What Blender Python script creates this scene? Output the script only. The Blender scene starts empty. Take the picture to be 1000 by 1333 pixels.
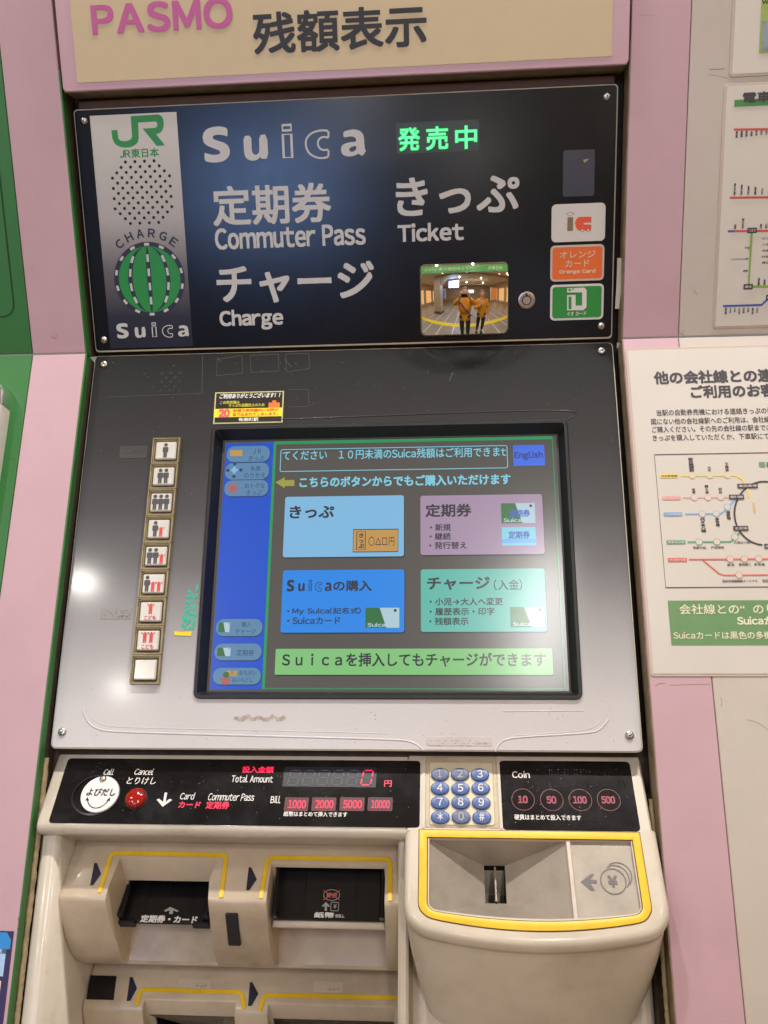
import bpy, bmesh, math, random
from mathutils import Vector, Matrix
random.seed(7)
R_ = math.radians
sc = bpy.context.scene
COL = sc.collection

# ------------------------------------------------------------------ camera
CF, CC = 1138.852441, Vector((0.09224237, -0.84231953, 0.01448152))
CR = Vector((0.997275, 0.06842673, -0.02757461)); CU = Vector((0.01303433, 0.20446494, 0.9787871)); CV = Vector((-0.07261324, 0.97647932, -0.20301588))
cd = bpy.data.cameras.new("camera"); cam = bpy.data.objects.new("camera", cd); COL.objects.link(cam)
cd.sensor_fit = 'VERTICAL'; cd.sensor_height = 36.0; cd.lens = 36.0 * CF / 1333.0
cd.clip_start = 0.02; cd.clip_end = 200
cam.matrix_world = Matrix(((CR.x, CU.x, -CV.x, CC.x), (CR.y, CU.y, -CV.y, CC.y), (CR.z, CU.z, -CV.z, CC.z), (0, 0, 0, 1)))
sc.camera = cam
# ------------------------------------------------------------------ world and exposure
FLOOR, CEIL = -1.46, 1.40
wd = bpy.data.worlds.new("World"); sc.world = wd; wd.use_nodes = True
wd.node_tree.nodes['Background'].inputs[0].default_value = (1.0, 0.965, 0.93, 1)
wd.node_tree.nodes['Background'].inputs[1].default_value = 0.24
sc.view_settings.view_transform = 'Standard'; sc.view_settings.look = 'None'
sc.view_settings.exposure = -0.10; sc.view_settings.gamma = 1
sc.cycles.max_bounces = 8; sc.cycles.sample_clamp_indirect = 6
# ceiling lamps: (x, y, watts)
LAMPS = [(-0.25, -0.13, 15), (0.50, -0.11, 20), (1.45, -0.9, 6), (-1.27, -1.93, 11), (-1.31, -2.62, 6), (1.9, -2.4, 7),
         (-0.4, -4.2, 16), (1.6, -4.6, 20), (-2.9, -4.6, 24), (.3, -6.5, 26), (2.6, -6.9, 28), (-3.0, -2.2, 18), (3.2, -2.6, 14), (-.6, -8.4, 30), (-1.3, -0.75, 5)]

# ------------------------------------------------------------------ helpers
class PL:
    """a plane of the place: origin, tilt back from the vertical; local x right, y up the plane, n out of it"""
    def __init__(s, o, tilt):
        s.O = Vector(o); s.X = Vector((1, 0, 0))
        s.Y = Vector((0, math.sin(tilt), math.cos(tilt))); s.N = Vector((0, -math.cos(tilt), math.sin(tilt)))
    def p(s, x, y, n=0): return s.O + s.X * x + s.Y * y + s.N * n
    def off(s, n):
        q = PL(s.O + s.N * n, 0); q.Y = s.Y; q.N = s.N; return q
    def at(s, u, v):          # a point of the plane found by surveying the photograph
        d = CV * CF + CR * (u - 500) - CU * (v - 666.5)
        t = (s.O - CC).dot(s.N) / d.dot(s.N); w = CC + d * t - s.O
        return (w.dot(s.X), w.dot(s.Y))
    def frame(s, x, y, n=0):
        o = s.p(x, y, n)
        return Matrix(((s.X.x, s.Y.x, s.N.x, o.x), (s.X.y, s.Y.y, s.N.y, o.y), (s.X.z, s.Y.z, s.N.z, o.z), (0, 0, 0, 1)))
class LOCAL(PL):
    def __init__(s):
        s.O = Vector((0, 0, 0)); s.X = Vector((1, 0, 0)); s.Y = Vector((0, 1, 0)); s.N = Vector((0, 0, 1))
LO = LOCAL()
TB = 0.49962
PA = PL((0, 0, 0), 0); PB = PL((0, 0, 0), TB); PC = PL((0, -.166, -.337), R_(55))
WU = PL((0, -.015, .0013), 0); WL = PL((0, -.015, .0013), R_(28.5))
PE1 = PL((0, -.184, -.408), R_(61)); PE2 = PL((0, -.2075, -.5505), R_(61)); PF1 = PL((0, -.2268, -.437), R_(-5))
LCDN = -.0095
PLCD = PB.off(LCDN)

def lin(c): return tuple(((x / 255) / 12.92 if x / 255 <= .04045 else ((x / 255 + .055) / 1.055) ** 2.4) for x in c)
class MB:
    def __init__(s): s.v = []; s.f = []
    def pts(s, P):
        i = len(s.v); s.v += [Vector(p) for p in P]; return list(range(i, i + len(P)))
    def face(s, P): s.f.append(s.pts(P))
    def loft(s, loops, closed=True, cap0=False, cap1=False):
        L = [s.pts(l) for l in loops]; n = len(L[0])
        for a, b in zip(L, L[1:]):
            for i in range(n if closed else n - 1):
                j = (i + 1) % n; s.f.append([a[i], a[j], b[j], b[i]])
        if cap0: s.f.append(list(reversed(L[0])))
        if cap1: s.f.append(L[-1])
        return s
    def plate(s, pl, out, n0, n1, ch=0.0):   # an outline (CCW) raised from n0 to n1 with a chamfer
        l0 = [pl.p(x, y, n0) for x, y in out]
        if ch > 0:
            ins = inset(out, ch)
            return s.loft([l0, [pl.p(x, y, n1 - ch) for x, y in out], [pl.p(x, y, n1) for x, y in ins]], True, False, True)
        return s.loft([l0, [pl.p(x, y, n1) for x, y in out]], True, False, True)
    def flat(s, pl, out, n): s.face([pl.p(x, y, n) for x, y in out]); return s
    def box(s, pl, x0, x1, y0, y1, n0, n1, ch=0):
        s.plate(pl, [(x0, y0), (x1, y0), (x1, y1), (x0, y1)], n0, n1, ch)
        return s
    def ring(s, pl, o1, o2, n1, n2): return s.loft([[pl.p(x, y, n1) for x, y in o1], [pl.p(x, y, n2) for x, y in o2]])
    def line(s, pl, P, w, n, closed=False):   # flat ribbon along points
        m = len(P)
        A = []
        for i in range(m):
            a = P[i - 1] if (i > 0 or closed) else P[i]; b = P[(i + 1) % m] if (i < m - 1 or closed) else P[i]
            dx, dy = b[0] - a[0], b[1] - a[1]; l = math.hypot(dx, dy) or 1
            k = 1.0
            if (0 < i < m - 1) or closed:
                d1 = Vector((P[i][0] - a[0], P[i][1] - a[1])).normalized(); d2 = Vector((b[0] - P[i][0], b[1] - P[i][1])).normalized()
                k = 1 / max(.5, math.sqrt(max(.0, (1 + d1.dot(d2)) / 2)))
            A.append((P[i][0] - dy / l * w / 2 * k, P[i][1] + dx / l * w / 2 * k, P[i][0] + dy / l * w / 2 * k, P[i][1] - dx / l * w / 2 * k))
        s.loft([[pl.p(a[2], a[3], n) for a in A], [pl.p(a[0], a[1], n) for a in A]], closed)
        return s
    def disc(s, pl, cx, cy, r, n, k=20, ry=None):
        s.face([pl.p(cx + r * math.cos(a), cy + (ry or r) * math.sin(a), n) for a in circ(k)]); return s
    def tube(s, P, r, k=8, cap=True):
        P = [Vector(p) for p in P]; loops = []
        for i, p in enumerate(P):
            t = (P[min(i + 1, len(P) - 1)] - P[max(i - 1, 0)]).normalized()
            a = t.orthogonal().normalized() if i == 0 else (pa - t * pa.dot(t)).normalized()
            pa = a; b = t.cross(a); rr = r[i] if isinstance(r, (list, tuple)) else r
            loops.append([p + (a * math.cos(q) + b * math.sin(q)) * rr for q in circ(k)])
        return s.loft(loops, True, cap, cap)
    def lathe(s, pl, cx, cy, prof, k=20, ry=1.0):   # prof: (r, n)
        loops = [[pl.p(cx + r * math.cos(a), cy + r * ry * math.sin(a), n) for a in circ(k)] for r, n in prof]
        return s.loft(loops, True, False, True)
def circ(k): return [2 * math.pi * i / k for i in range(k)]
def inset(o, d):
    n = len(o); r = []
    for i in range(n):
        a, b, c = Vector(o[i - 1]), Vector(o[i]), Vector(o[(i + 1) % n])
        e1 = (b - a).normalized(); e2 = (c - b).normalized()
        n1 = Vector((-e1.y, e1.x)); n2 = Vector((-e2.y, e2.x)); m = (n1 + n2)
        m = m / max(.3, m.dot(n1)) if m.length > 1e-9 else n1
        r.append((b.x + m.x * d, b.y + m.y * d))
    return r
def rr(x0, y0, x1, y1, r, k=5):
    o = []
    for cx, cy, a0 in ((x1 - r, y0 + r, -90), (x1 - r, y1 - r, 0), (x0 + r, y1 - r, 90), (x0 + r, y0 + r, 180)):
        for i in range(k + 1):
            a = R_(a0 + 90 * i / k); o.append((cx + r * math.cos(a), cy + r * math.sin(a)))
    return o
def qbox(pl, tl, br, both=None):     # axis-aligned rectangle on a plane from four surveyed corners
    q = [pl.at(*c) for c in (both or (tl, br))]
    xs = [a[0] for a in q]; ys = [a[1] for a in q]
    return min(xs), min(ys), max(xs), max(ys)
def q4(pl, tl, tr, br, bl):
    a, b, c, d = pl.at(*tl), pl.at(*tr), pl.at(*br), pl.at(*bl)
    return (a[0] + d[0]) / 2, (c[1] + d[1]) / 2, (b[0] + c[0]) / 2, (a[1] + b[1]) / 2
WLOC = {}
def link(o, parent=None, loc=None):
    COL.objects.link(o)
    if parent is not None: o.parent = parent; WLOC[o.name] = WLOC[parent.name]
    return o
def obj(name, mb, m, parent=None, smooth=0, loc=(0, 0, 0)):
    base = WLOC[parent.name] if parent is not None else Vector(loc)
    me = bpy.data.meshes.new(name); me.from_pydata([v - base for v in mb.v], [], mb.f)
    if m: me.materials.append(m)
    me.update()
    bm = bmesh.new(); bm.from_mesh(me); bmesh.ops.remove_doubles(bm, verts=bm.verts, dist=1e-7) if smooth else None
    if smooth:
        bmesh.ops.recalc_face_normals(bm, faces=bm.faces)
    bm.to_mesh(me); bm.free()
    if smooth:
        for p in me.polygons: p.use_smooth = True
        me.set_sharp_from_angle(angle=R_(smooth))
    o = bpy.data.objects.new(name, me); COL.objects.link(o)
    if parent is not None: o.parent = parent
    else: o.location = base
    WLOC[o.name] = base
    return o
def thing(name, label, cat, loc, group=None, kind=None):
    o = bpy.data.objects.new(name, None); COL.objects.link(o); o.location = loc; o.empty_display_size = .05
    WLOC[o.name] = Vector(loc); tag(o, label, cat, group, kind); return o
def tag(o, label=None, cat=None, group=None, kind=None):
    if label: o['label'] = label
    if cat: o['category'] = cat
    if group: o['group'] = group
    if kind: o['kind'] = kind
    return o
def inst(src, pl, x, y, n, parent, name=None):
    """a copy of a part that was modelled in its own frame, set on a plane"""
    o = src.copy(); COL.objects.link(o); o.parent = parent
    o.matrix_local = Matrix.Translation(-WLOC[parent.name]) @ pl.frame(x, y, n); WLOC[o.name] = WLOC[parent.name]
    for ch in src.children:
        c = ch.copy(); COL.objects.link(c); c.parent = o
    return o
def first(mesh_obj, pl, x, y, n, parent):
    mesh_obj.parent = parent; mesh_obj.matrix_local = Matrix.Translation(-WLOC[parent.name]) @ pl.frame(x, y, n); WLOC[mesh_obj.name] = WLOC[parent.name]
    return mesh_obj

# ------------------------------------------------------------------ materials
MATS = {}
def mat(name, c, rough=.5, metal=0, spec=.5, var=.06, scale=60, bump=0.0, bscale=400, emit=0, coat=0, grime=0, gcol=(90, 78, 60), gscale=14, aniso=0):
    if name in MATS: return MATS[name]
    m = bpy.data.materials.new(name); m.use_nodes = True; nt = m.node_tree; b = nt.nodes['Principled BSDF']
    L = lin(c); N = nt.nodes.new; k = nt.links.new
    tc = N('ShaderNodeTexCoord')
    b.inputs['Roughness'].default_value = rough; b.inputs['Metallic'].default_value = metal; b.inputs['Specular IOR Level'].default_value = spec
    b.inputs['Coat Weight'].default_value = coat; b.inputs['Coat Roughness'].default_value = .12
    if emit:
        b.inputs['Base Color'].default_value = (.010, .010, .010, 1) if name.startswith('screen') else (.004, .004, .004, 1)
        b.inputs['Emission Color'].default_value = (*L, 1); b.inputs['Emission Strength'].default_value = emit
        MATS[name] = m; return m
    no = N('ShaderNodeTexNoise'); no.inputs['Scale'].default_value = scale; no.inputs['Detail'].default_value = 6; k(tc.outputs['Object'], no.inputs['Vector'])
    rp = N('ShaderNodeValToRGB'); rp.color_ramp.elements[0].position = .3; rp.color_ramp.elements[1].position = .7
    rp.color_ramp.elements[0].color = (*[x * (1 - var) for x in L], 1); rp.color_ramp.elements[1].color = (*[min(1, x * (1 + var)) for x in L], 1)
    k(no.outputs['Fac'], rp.inputs['Fac']); last = rp.outputs['Color']
    if grime:
        g = N('ShaderNodeTexNoise'); g.inputs['Scale'].default_value = gscale; g.inputs['Detail'].default_value = 9; g.inputs['Roughness'].default_value = .7; k(tc.outputs['Object'], g.inputs['Vector'])
        gr = N('ShaderNodeValToRGB'); gr.color_ramp.elements[0].position = .48; gr.color_ramp.elements[1].position = .75
        gr.color_ramp.elements[0].color = (0, 0, 0, 1); gr.color_ramp.elements[1].color = (grime, grime, grime, 1); k(g.outputs['Fac'], gr.inputs['Fac'])
        mx = N('ShaderNodeMixRGB'); k(gr.outputs['Color'], mx.inputs['Fac']); k(last, mx.inputs['Color1']); mx.inputs['Color2'].default_value = (*lin(gcol), 1); last = mx.outputs['Color']
    k(last, b.inputs['Base Color'])
    mr = N('ShaderNodeMapRange'); mr.inputs['To Min'].default_value = rough * .88; mr.inputs['To Max'].default_value = min(1, rough * 1.15)
    k(no.outputs['Fac'], mr.inputs['Value']); k(mr.outputs['Result'], b.inputs['Roughness'])
    if bump:
        n2 = N('ShaderNodeTexNoise'); n2.inputs['Scale'].default_value = bscale; n2.inputs['Detail'].default_value = 4; k(tc.outputs['Object'], n2.inputs['Vector'])
        bp = N('ShaderNodeBump'); bp.inputs['Strength'].default_value = bump; bp.inputs['Distance'].default_value = .0005; k(n2.outputs['Fac'], bp.inputs['Height']); k(bp.outputs['Normal'], b.inputs['Normal'])
    MATS[name] = m; return m
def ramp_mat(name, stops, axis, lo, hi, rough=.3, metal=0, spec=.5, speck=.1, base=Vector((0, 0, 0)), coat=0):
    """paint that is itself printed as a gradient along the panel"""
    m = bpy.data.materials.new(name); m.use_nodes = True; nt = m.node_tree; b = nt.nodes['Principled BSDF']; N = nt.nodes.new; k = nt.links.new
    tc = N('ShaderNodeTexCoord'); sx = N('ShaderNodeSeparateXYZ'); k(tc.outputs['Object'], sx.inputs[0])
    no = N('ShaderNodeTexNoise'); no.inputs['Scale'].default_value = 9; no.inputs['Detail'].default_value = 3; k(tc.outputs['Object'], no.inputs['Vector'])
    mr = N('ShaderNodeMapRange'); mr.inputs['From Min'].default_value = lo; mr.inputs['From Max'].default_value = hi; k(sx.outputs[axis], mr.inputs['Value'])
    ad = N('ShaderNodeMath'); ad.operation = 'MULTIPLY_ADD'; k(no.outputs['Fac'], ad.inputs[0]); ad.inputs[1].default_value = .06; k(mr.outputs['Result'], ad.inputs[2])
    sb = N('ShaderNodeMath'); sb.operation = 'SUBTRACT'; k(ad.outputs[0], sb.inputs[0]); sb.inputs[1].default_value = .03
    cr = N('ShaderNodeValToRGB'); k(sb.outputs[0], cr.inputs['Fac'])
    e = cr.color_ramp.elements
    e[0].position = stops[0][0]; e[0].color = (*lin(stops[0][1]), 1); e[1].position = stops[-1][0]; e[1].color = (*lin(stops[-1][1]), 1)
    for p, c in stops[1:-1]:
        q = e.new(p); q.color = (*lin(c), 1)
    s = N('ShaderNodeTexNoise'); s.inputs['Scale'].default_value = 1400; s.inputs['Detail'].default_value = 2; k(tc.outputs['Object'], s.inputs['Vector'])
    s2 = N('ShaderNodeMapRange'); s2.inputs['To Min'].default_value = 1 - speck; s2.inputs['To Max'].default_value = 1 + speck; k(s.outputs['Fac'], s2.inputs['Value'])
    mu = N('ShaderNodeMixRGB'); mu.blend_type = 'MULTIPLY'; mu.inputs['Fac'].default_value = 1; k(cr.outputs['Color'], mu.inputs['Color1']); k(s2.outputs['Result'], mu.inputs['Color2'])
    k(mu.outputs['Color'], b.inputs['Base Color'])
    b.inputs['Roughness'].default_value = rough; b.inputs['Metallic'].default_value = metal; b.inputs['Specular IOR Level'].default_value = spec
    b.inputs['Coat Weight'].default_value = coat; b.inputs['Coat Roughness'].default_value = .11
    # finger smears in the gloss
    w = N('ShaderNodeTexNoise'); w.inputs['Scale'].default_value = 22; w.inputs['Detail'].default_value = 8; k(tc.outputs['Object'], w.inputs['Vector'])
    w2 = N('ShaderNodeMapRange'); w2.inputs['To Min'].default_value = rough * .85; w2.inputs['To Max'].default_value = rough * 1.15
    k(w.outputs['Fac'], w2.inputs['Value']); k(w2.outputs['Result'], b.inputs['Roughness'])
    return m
CREAM = mat('cream_moulding', (206, 196, 180), .30, coat=.35, var=.03, grime=.30, gcol=(128, 110, 84), gscale=16, bump=.10, bscale=900)
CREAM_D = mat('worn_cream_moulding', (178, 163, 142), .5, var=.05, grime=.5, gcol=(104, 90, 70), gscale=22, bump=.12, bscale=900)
CREAM_E = mat('cream_panel_edge', (205, 196, 170), .4, var=.05)
PINK = mat('pink_laminate', (190, 156, 165), .5, var=.02, scale=30, bump=.15, bscale=1500, grime=.10, gcol=(150, 110, 110))
PINK_H = mat('pink_header_plate', (190, 152, 164), .3, var=.02, scale=30, bump=.06, bscale=1200)
GREENW = mat('green_laminate', (42, 108, 48), .42, var=.05, scale=20, bump=.15, bscale=1500)
GREYW = mat('warm_grey_laminate', (190, 181, 171), .5, var=.03, scale=18, bump=.15, bscale=1500, grime=.18, gcol=(120, 105, 85), gscale=9)
HEADY = mat('header_print_tan', (196, 176, 140), .42, var=.02)
MAGENTA = mat('print_magenta', (184, 82, 144), .45, var=.02)
INK = mat('print_black', (20, 18, 19), .5, var=.05)
INKG = mat('print_dark_grey', (62, 54, 62), .5, var=.05)
GREENTRIM = mat('green_trim', (44, 104, 42), .4, var=.1)
GRIME = mat('dirty_gap', (62, 50, 40), .8, var=.4, scale=120, bump=.5, bscale=300)
BROWNR = mat('brown_reveal', (126, 110, 88), .6, var=.2, scale=90, grime=.6, gcol=(50, 40, 32), gscale=40)
CAULK = mat('old_caulk', (160, 142, 108), .6, var=.25, scale=160, bump=.8, bscale=250, grime=.5, gcol=(70, 56, 36), gscale=60)
DARKIN = mat('dark_interior', (9, 8, 8), .7, var=.2)
SIGNBLK = mat('sign_black_acrylic', (12, 12, 15), .2, spec=.30, var=.1, coat=0)
STEEL = mat('screw_steel', (190, 186, 178), .28, metal=1, var=.08, scale=400)
CHROME = mat('chrome', (215, 215, 218), .08, metal=1, var=.02)
DARKHOLE = mat('screw_socket', (20, 18, 17), .6)
SIGNTXT = mat('sign_print_silver', (200, 199, 196), .4, var=.02)
WHITEPR = mat('white_print', (215, 213, 208), .45, var=.02)
JRG = mat('print_green', (20, 140, 52), .4, var=.03)
NAVYPR = mat('print_navy', (28, 28, 48), .4, var=.05)
BEZEL = mat('bezel_black_plastic', (17, 17, 18), .42, var=.15, bump=.2, bscale=1500)
BEZELG = mat('bezel_inner_grey', (52, 50, 48), .5, var=.1)
BLKGLOSS = mat('console_black_acrylic', (15, 14, 17), .14, var=.2, grime=.34, gcol=(66, 68, 76), gscale=24)
CREAM_S = mat('shaded_cream_moulding', (190, 174, 150), .32, coat=.2, var=.04, grime=.42, gcol=(116, 94, 66), gscale=14, bump=.08, bscale=900)  # yellower cream with dirt, also darkened for the shade under the console lip
BLKPL = mat('tray_black_plastic', (18, 18, 20), .25, var=.2)
YELLOW = mat('yellow_trim', (226, 186, 28), .4, var=.05, grime=.3, gcol=(150, 110, 20), gscale=40)
YELLOWT = mat('yellow_tape', (232, 205, 40), .5, var=.04)
BRASSY = mat('tarnished_button_frame', (150, 136, 104), .38, metal=.35, var=.15, scale=200, grime=.5, gcol=(60, 50, 34), gscale=60)
KEYCAP = mat('clear_cap_white', (206, 203, 196), .18, var=.03, coat=.5)
PICTOK = mat('pictogram_grey', (72, 72, 76), .4)
PICTOR = mat('pictogram_red', (206, 70, 68), .4)
KEYBLUE = mat('key_blue', (66, 92, 150), .35, var=.12, scale=300)
KEYBLUEW = mat('key_blue_worn', (86, 98, 134), .4, var=.3, scale=500)
REDLENS = mat('red_button_lens', (150, 22, 16), .12, var=.1, coat=.6)
GREYCOIN = mat('coin_tray_metal', (160, 151, 139), .42, metal=.25, var=.08, scale=50, grime=.35, gcol=(100, 92, 80), gscale=30, bump=.1)
COINICON = mat('engraved_grey', (104, 98, 98), .45)
PAPER = mat('laminated_paper', (198, 192, 184), .3, var=.015, scale=12, grime=.06, gcol=(170, 140, 100))
SLEEVE = mat('clear_sleeve_edge', (188, 172, 160), .25, var=.04)
WPLASTIC = mat('white_painted_metal', (205, 202, 196), .35, var=.03)
TEALS = mat('torn_teal_sticker', (58, 178, 150), .6, var=.15, scale=200)
RESID = mat('glue_residue', (172, 160, 150), .8, var=.3, scale=200)
LABELC = mat('clear_braille_label', (150, 146, 142), .2, var=.05)
def led(n, c, s): return mat(n, c, .4, emit=s)
LEDG = led('led_green', (30, 240, 96), 1.15); LEDGW = led('led_green_core', (110, 255, 180), 1.2); LEDGB = led('led_green_window', (34, 44, 36), .9)
LEDR = led('led_red', (250, 36, 84), 1.2); LEDRD = led('led_red_dim', (150, 22, 56), .62); LEDRB = led('led_red_back', (105, 6, 30), .75); LEDOFF = led('led_segment_unlit', (96, 92, 112), 1); LEDWIN = led('led_display_window', (30, 29, 42), .8)
def scr(n, c, s=.8): return mat('screen_' + n, c, .20, spec=.7, emit=s * 1.25)
SBG = scr('background', (84, 81, 78), .8); SBLUE = scr('sidebar', (20, 80, 196), .85); SGRN = scr('green_line', (40, 150, 92)); SPILL = scr('pill', (92, 136, 172)); SPILLS = scr('pill_shadow', (40, 62, 120))  # background grey is raised to carry the reflected haze over the screen
STK = scr('ticket_button', (128, 186, 226)); SPS = scr('pass_button', (166, 142, 168)); SSU = scr('buy_button', (34, 136, 232)); SCH = scr('charge_button', (92, 184, 170)); SMSG = scr('message_bar', (128, 196, 122)); SENG = scr('english_button', (66, 112, 230))
SINK = scr('ink', (46, 46, 56)); SINKB = scr('ink_blue', (50, 62, 104)); SCY = scr('cyan_text', (128, 205, 225)); SYE = scr('yellow', (158, 158, 70)); STAN = scr('tan', (196, 150, 84)); SCG = scr('card_green', (44, 110, 60)); SCW = scr('card_white', (176, 204, 216)); SSH = scr('button_shadow', (40, 40, 52)); SRED = scr('stamp_red', (176, 96, 96)); SLB = scr('card_blue', (110, 180, 232)); SBT = scr('card_lettering_blue', (64, 96, 190)); SHL = scr('button_highlight', (170, 205, 235))

# ------------------------------------------------------------------ lettering
_G = {}
def glyph(ch):
    if ch in _G: return _G[ch]
    cu = bpy.data.curves.new('g', 'FONT'); cu.body = chr(ord(ch) + 0xFEE0) if '!' <= ch <= '~' else ch
    cu.resolution_u = 4; cu.fill_mode = 'FRONT'
    o = bpy.data.objects.new('g', cu); COL.objects.link(o)
    dg = bpy.context.evaluated_depsgraph_get(); me = o.evaluated_get(dg).to_mesh()
    V = [(v.co.x, v.co.y) for v in me.vertices]; Fc = [tuple(p.vertices) for p in me.polygons]
    o.evaluated_get(dg).to_mesh_clear(); bpy.data.objects.remove(o); bpy.data.curves.remove(cu)
    if not V: r = (V, Fc, 0, .3)
    else: r = (V, Fc, min(v[0] for v in V), max(v[0] for v in V))
    _G[ch] = r; return r
EM = None
def em():
    global EM
    if EM is None:
        def w(b):
            cu = bpy.data.curves.new('g', 'FONT'); cu.body = b; o = bpy.data.objects.new('g', cu); COL.objects.link(o); bpy.context.view_layer.update()
            d = o.dimensions.x; bpy.data.objects.remove(o); bpy.data.curves.remove(cu); return d
        EM = w('\u7530\u7530') - w('\u7530')
    return EM
def layout(text, gap=.09, mono=False, vertical=False):
    """-> (verts, faces, bbox) with proportional spacing for Latin characters and full ems for kana and kanji"""
    e = em(); x = 0; V = []; F = []
    for i, ch in enumerate(text):
        if ch == ' ':
            x += e * .34; continue
        if ch == '\u3000': x += e; continue
        g = glyph(ch); k = len(V)
        if vertical:
            V += [(a, b - i * e) for a, b in g[0]]
        elif '!' <= ch <= '~' and not mono:
            V += [(a - g[2] + x, b) for a, b in g[0]]; x += (g[3] - g[2]) + gap * e
        else:
            V += [(a + x, b) for a, b in g[0]]; x += e
        F += [[k + j for j in f] for f in g[1]]
    xs = [v[0] for v in V]; ys = [v[1] for v in V]
    return V, F, (min(xs), min(ys), max(xs), max(ys))
def put(mb, pl, V, F, fn, n, bold, rim=8):
    offs = [(0, 0)] if not bold else [(bold * a, bold * b) for a, b in ((-1, -1), (0, -1), (1, -1), (1, 0), (1, 1), (0, 1), (-1, 1), (-1, 0))] if rim == 8 else [(bold * math.cos(a), bold * math.sin(a)) for a in circ(rim)]
    for i, (dx, dy) in enumerate(offs):
        k = len(mb.v)
        mb.v += [pl.p(*((lambda q: (q[0] + dx, q[1] + dy))(fn(a, b))), n + i * 3e-6) for a, b in V]
        mb.f += [[k + j for j in f] for f in F]
def text(pl, s, bl, br, h, m, parent, n=.0004, bold=0, name='lettering', it=0, mono=False, vertical=False, gap=.09, mb=None, rim=8, world=None):
    """lettering whose bottom runs from bl to br (surveyed points) and is h pixels high there"""
    a = pl.at(*bl); b = pl.at(*br); c = pl.at(bl[0], bl[1] - h)
    x0, x1 = a[0], b[0]; y0 = (a[1] + b[1]) / 2; H = c[1] - a[1]
    V, F, bb = layout(s, gap, mono, vertical)
    B = bold * H; sx = (x1 - x0 - 2 * B) / (bb[2] - bb[0]); sy = (H - 2 * B) / (bb[3] - bb[1])
    fn = lambda p, q: (x0 + B + (p - bb[0]) * sx + it * (q - bb[1]) * sy, y0 + B + (q - bb[1]) * sy)
    own = mb is None; mb = mb or MB()
    put(mb, pl, V, F, fn, n, B, rim)
    if own: return obj(name, mb, m, parent)
def textl(pl, s, x0, x1, y0, y1, mb, n, bold=0, vertical=False):     # the same in the plane's own metres
    V, F, bb = layout(s, .09, False, vertical); B = bold * (y1 - y0)
    sx = (x1 - x0 - 2 * B) / (bb[2] - bb[0]); sy = (y1 - y0 - 2 * B) / (bb[3] - bb[1])
    put(mb, pl, V, F, lambda p, q: (x0 + B + (p - bb[0]) * sx, y0 + B + (q - bb[1]) * sy), n, B, 6)

def lamp(x, y, watts):
    t = thing('ceiling_light', 'round recessed downlight in the hall ceiling', 'ceiling light', (x, y, CEIL), 'downlights in the hall ceiling')
    cp = LOCAL(); cp.O = Vector((x, y, CEIL)); cp.Y = Vector((0, -1, 0)); cp.N = Vector((0, 0, -1))
    obj('rim', MB().loft([[cp.p(r * math.cos(a), r * math.sin(a), n) for a in circ(28)] for r, n in ((.10, 0), (.098, .008), (.075, .010), (.07, -.002))]), WPLASTIC, t, 40)
    obj('diffuser', MB().disc(cp, 0, 0, .0715, -.001 + .002, 28), led('lamp_diffuser', (255, 236, 210), 6), t)
    ld = bpy.data.lights.new('downlight', 'AREA'); ld.shape = 'DISK'; ld.size = .08; ld.energy = watts; ld.color = (1, .955, .90)
    lo = bpy.data.objects.new('downlight', ld); COL.objects.link(lo); lo.parent = t; lo.location = (0, 0, -.012)
for a in LAMPS: lamp(*a)
tl = thing('tube_light', 'long narrow fluorescent ceiling light running away from the ticket machine', 'ceiling light', (.46, -2.15, CEIL))
obj('housing', MB().box(LO, .40, .52, -2.60, -1.70, CEIL - .03, CEIL + .01, .004), WPLASTIC, tl)
obj('tube', MB().tube([(.46, -2.56, CEIL - .045), (.46, -1.74, CEIL - .045)], .013, 12), led('tube_lit', (255, 246, 230), 5), tl, 60)
ld = bpy.data.lights.new('tube_lamp', 'AREA'); ld.shape = 'RECTANGLE'; ld.size = .07; ld.size_y = .84; ld.energy = 17; ld.color = (1, .97, .93)
lo = bpy.data.objects.new('tube_lamp', ld); COL.objects.link(lo); lo.parent = tl; lo.location = (0, 0, -.065)

# ------------------------------------------------------------------ the hall (seen in the convex mirror and in the gloss)
def simple(name, mb, m, label=None, cat=None, group=None, kind=None, smooth=0):
    return tag(obj(name, mb, m, None, smooth), label, cat, group, kind)
G0 = LOCAL(); G0.O = Vector((0, 0, FLOOR))
FLOORM = mat('hall_floor_tile', (150, 142, 132), .3, var=.06, scale=3)
CEILM = mat('hall_ceiling', (205, 188, 160), .7, var=.03, scale=2)
simple('floor', MB().box(LO, -8, 8, -11, .6, FLOOR - .05, FLOOR), FLOORM, kind='structure')
simple('ceiling', MB().box(LO, -8, 8, -11, .6, CEIL + .012, CEIL + .05), CEILM, kind='structure')
tp = MB()
tp.box(LO, -7, 7, -2.25, -1.95, FLOOR + .001, FLOOR + .006)
tac = simple('tactile_strip', tp, YELLOWT, kind='structure')
fl = MB()
for i in range(-6, 7): fl.line(G0, [(i * .62 + .2, -10.8), (i * .62 + .2, -.55)], .035, .004)
fl = simple('floor_joint', fl, mat('white_floor_joint', (236, 232, 224), .2, var=.02), kind='structure')
STONE = mat('arch_stone', (176, 160, 136), .6, var=.06, scale=5)
ar = thing('stone_arch', 'stone clad pillar and shallow arch across the hall behind the photographer', 'arch', (-1.9, -3.6, FLOOR))
obj('pillar', MB().box(LO, -2.35, -1.75, -3.9, -3.4, FLOOR, CEIL - .02, 0), STONE, ar)
obj('base', MB().box(LO, -2.40, -1.70, -3.95, -3.35, FLOOR + .001, FLOOR + .18, .01), mat('pillar_base_brown', (96, 78, 60), .5), ar)
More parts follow.
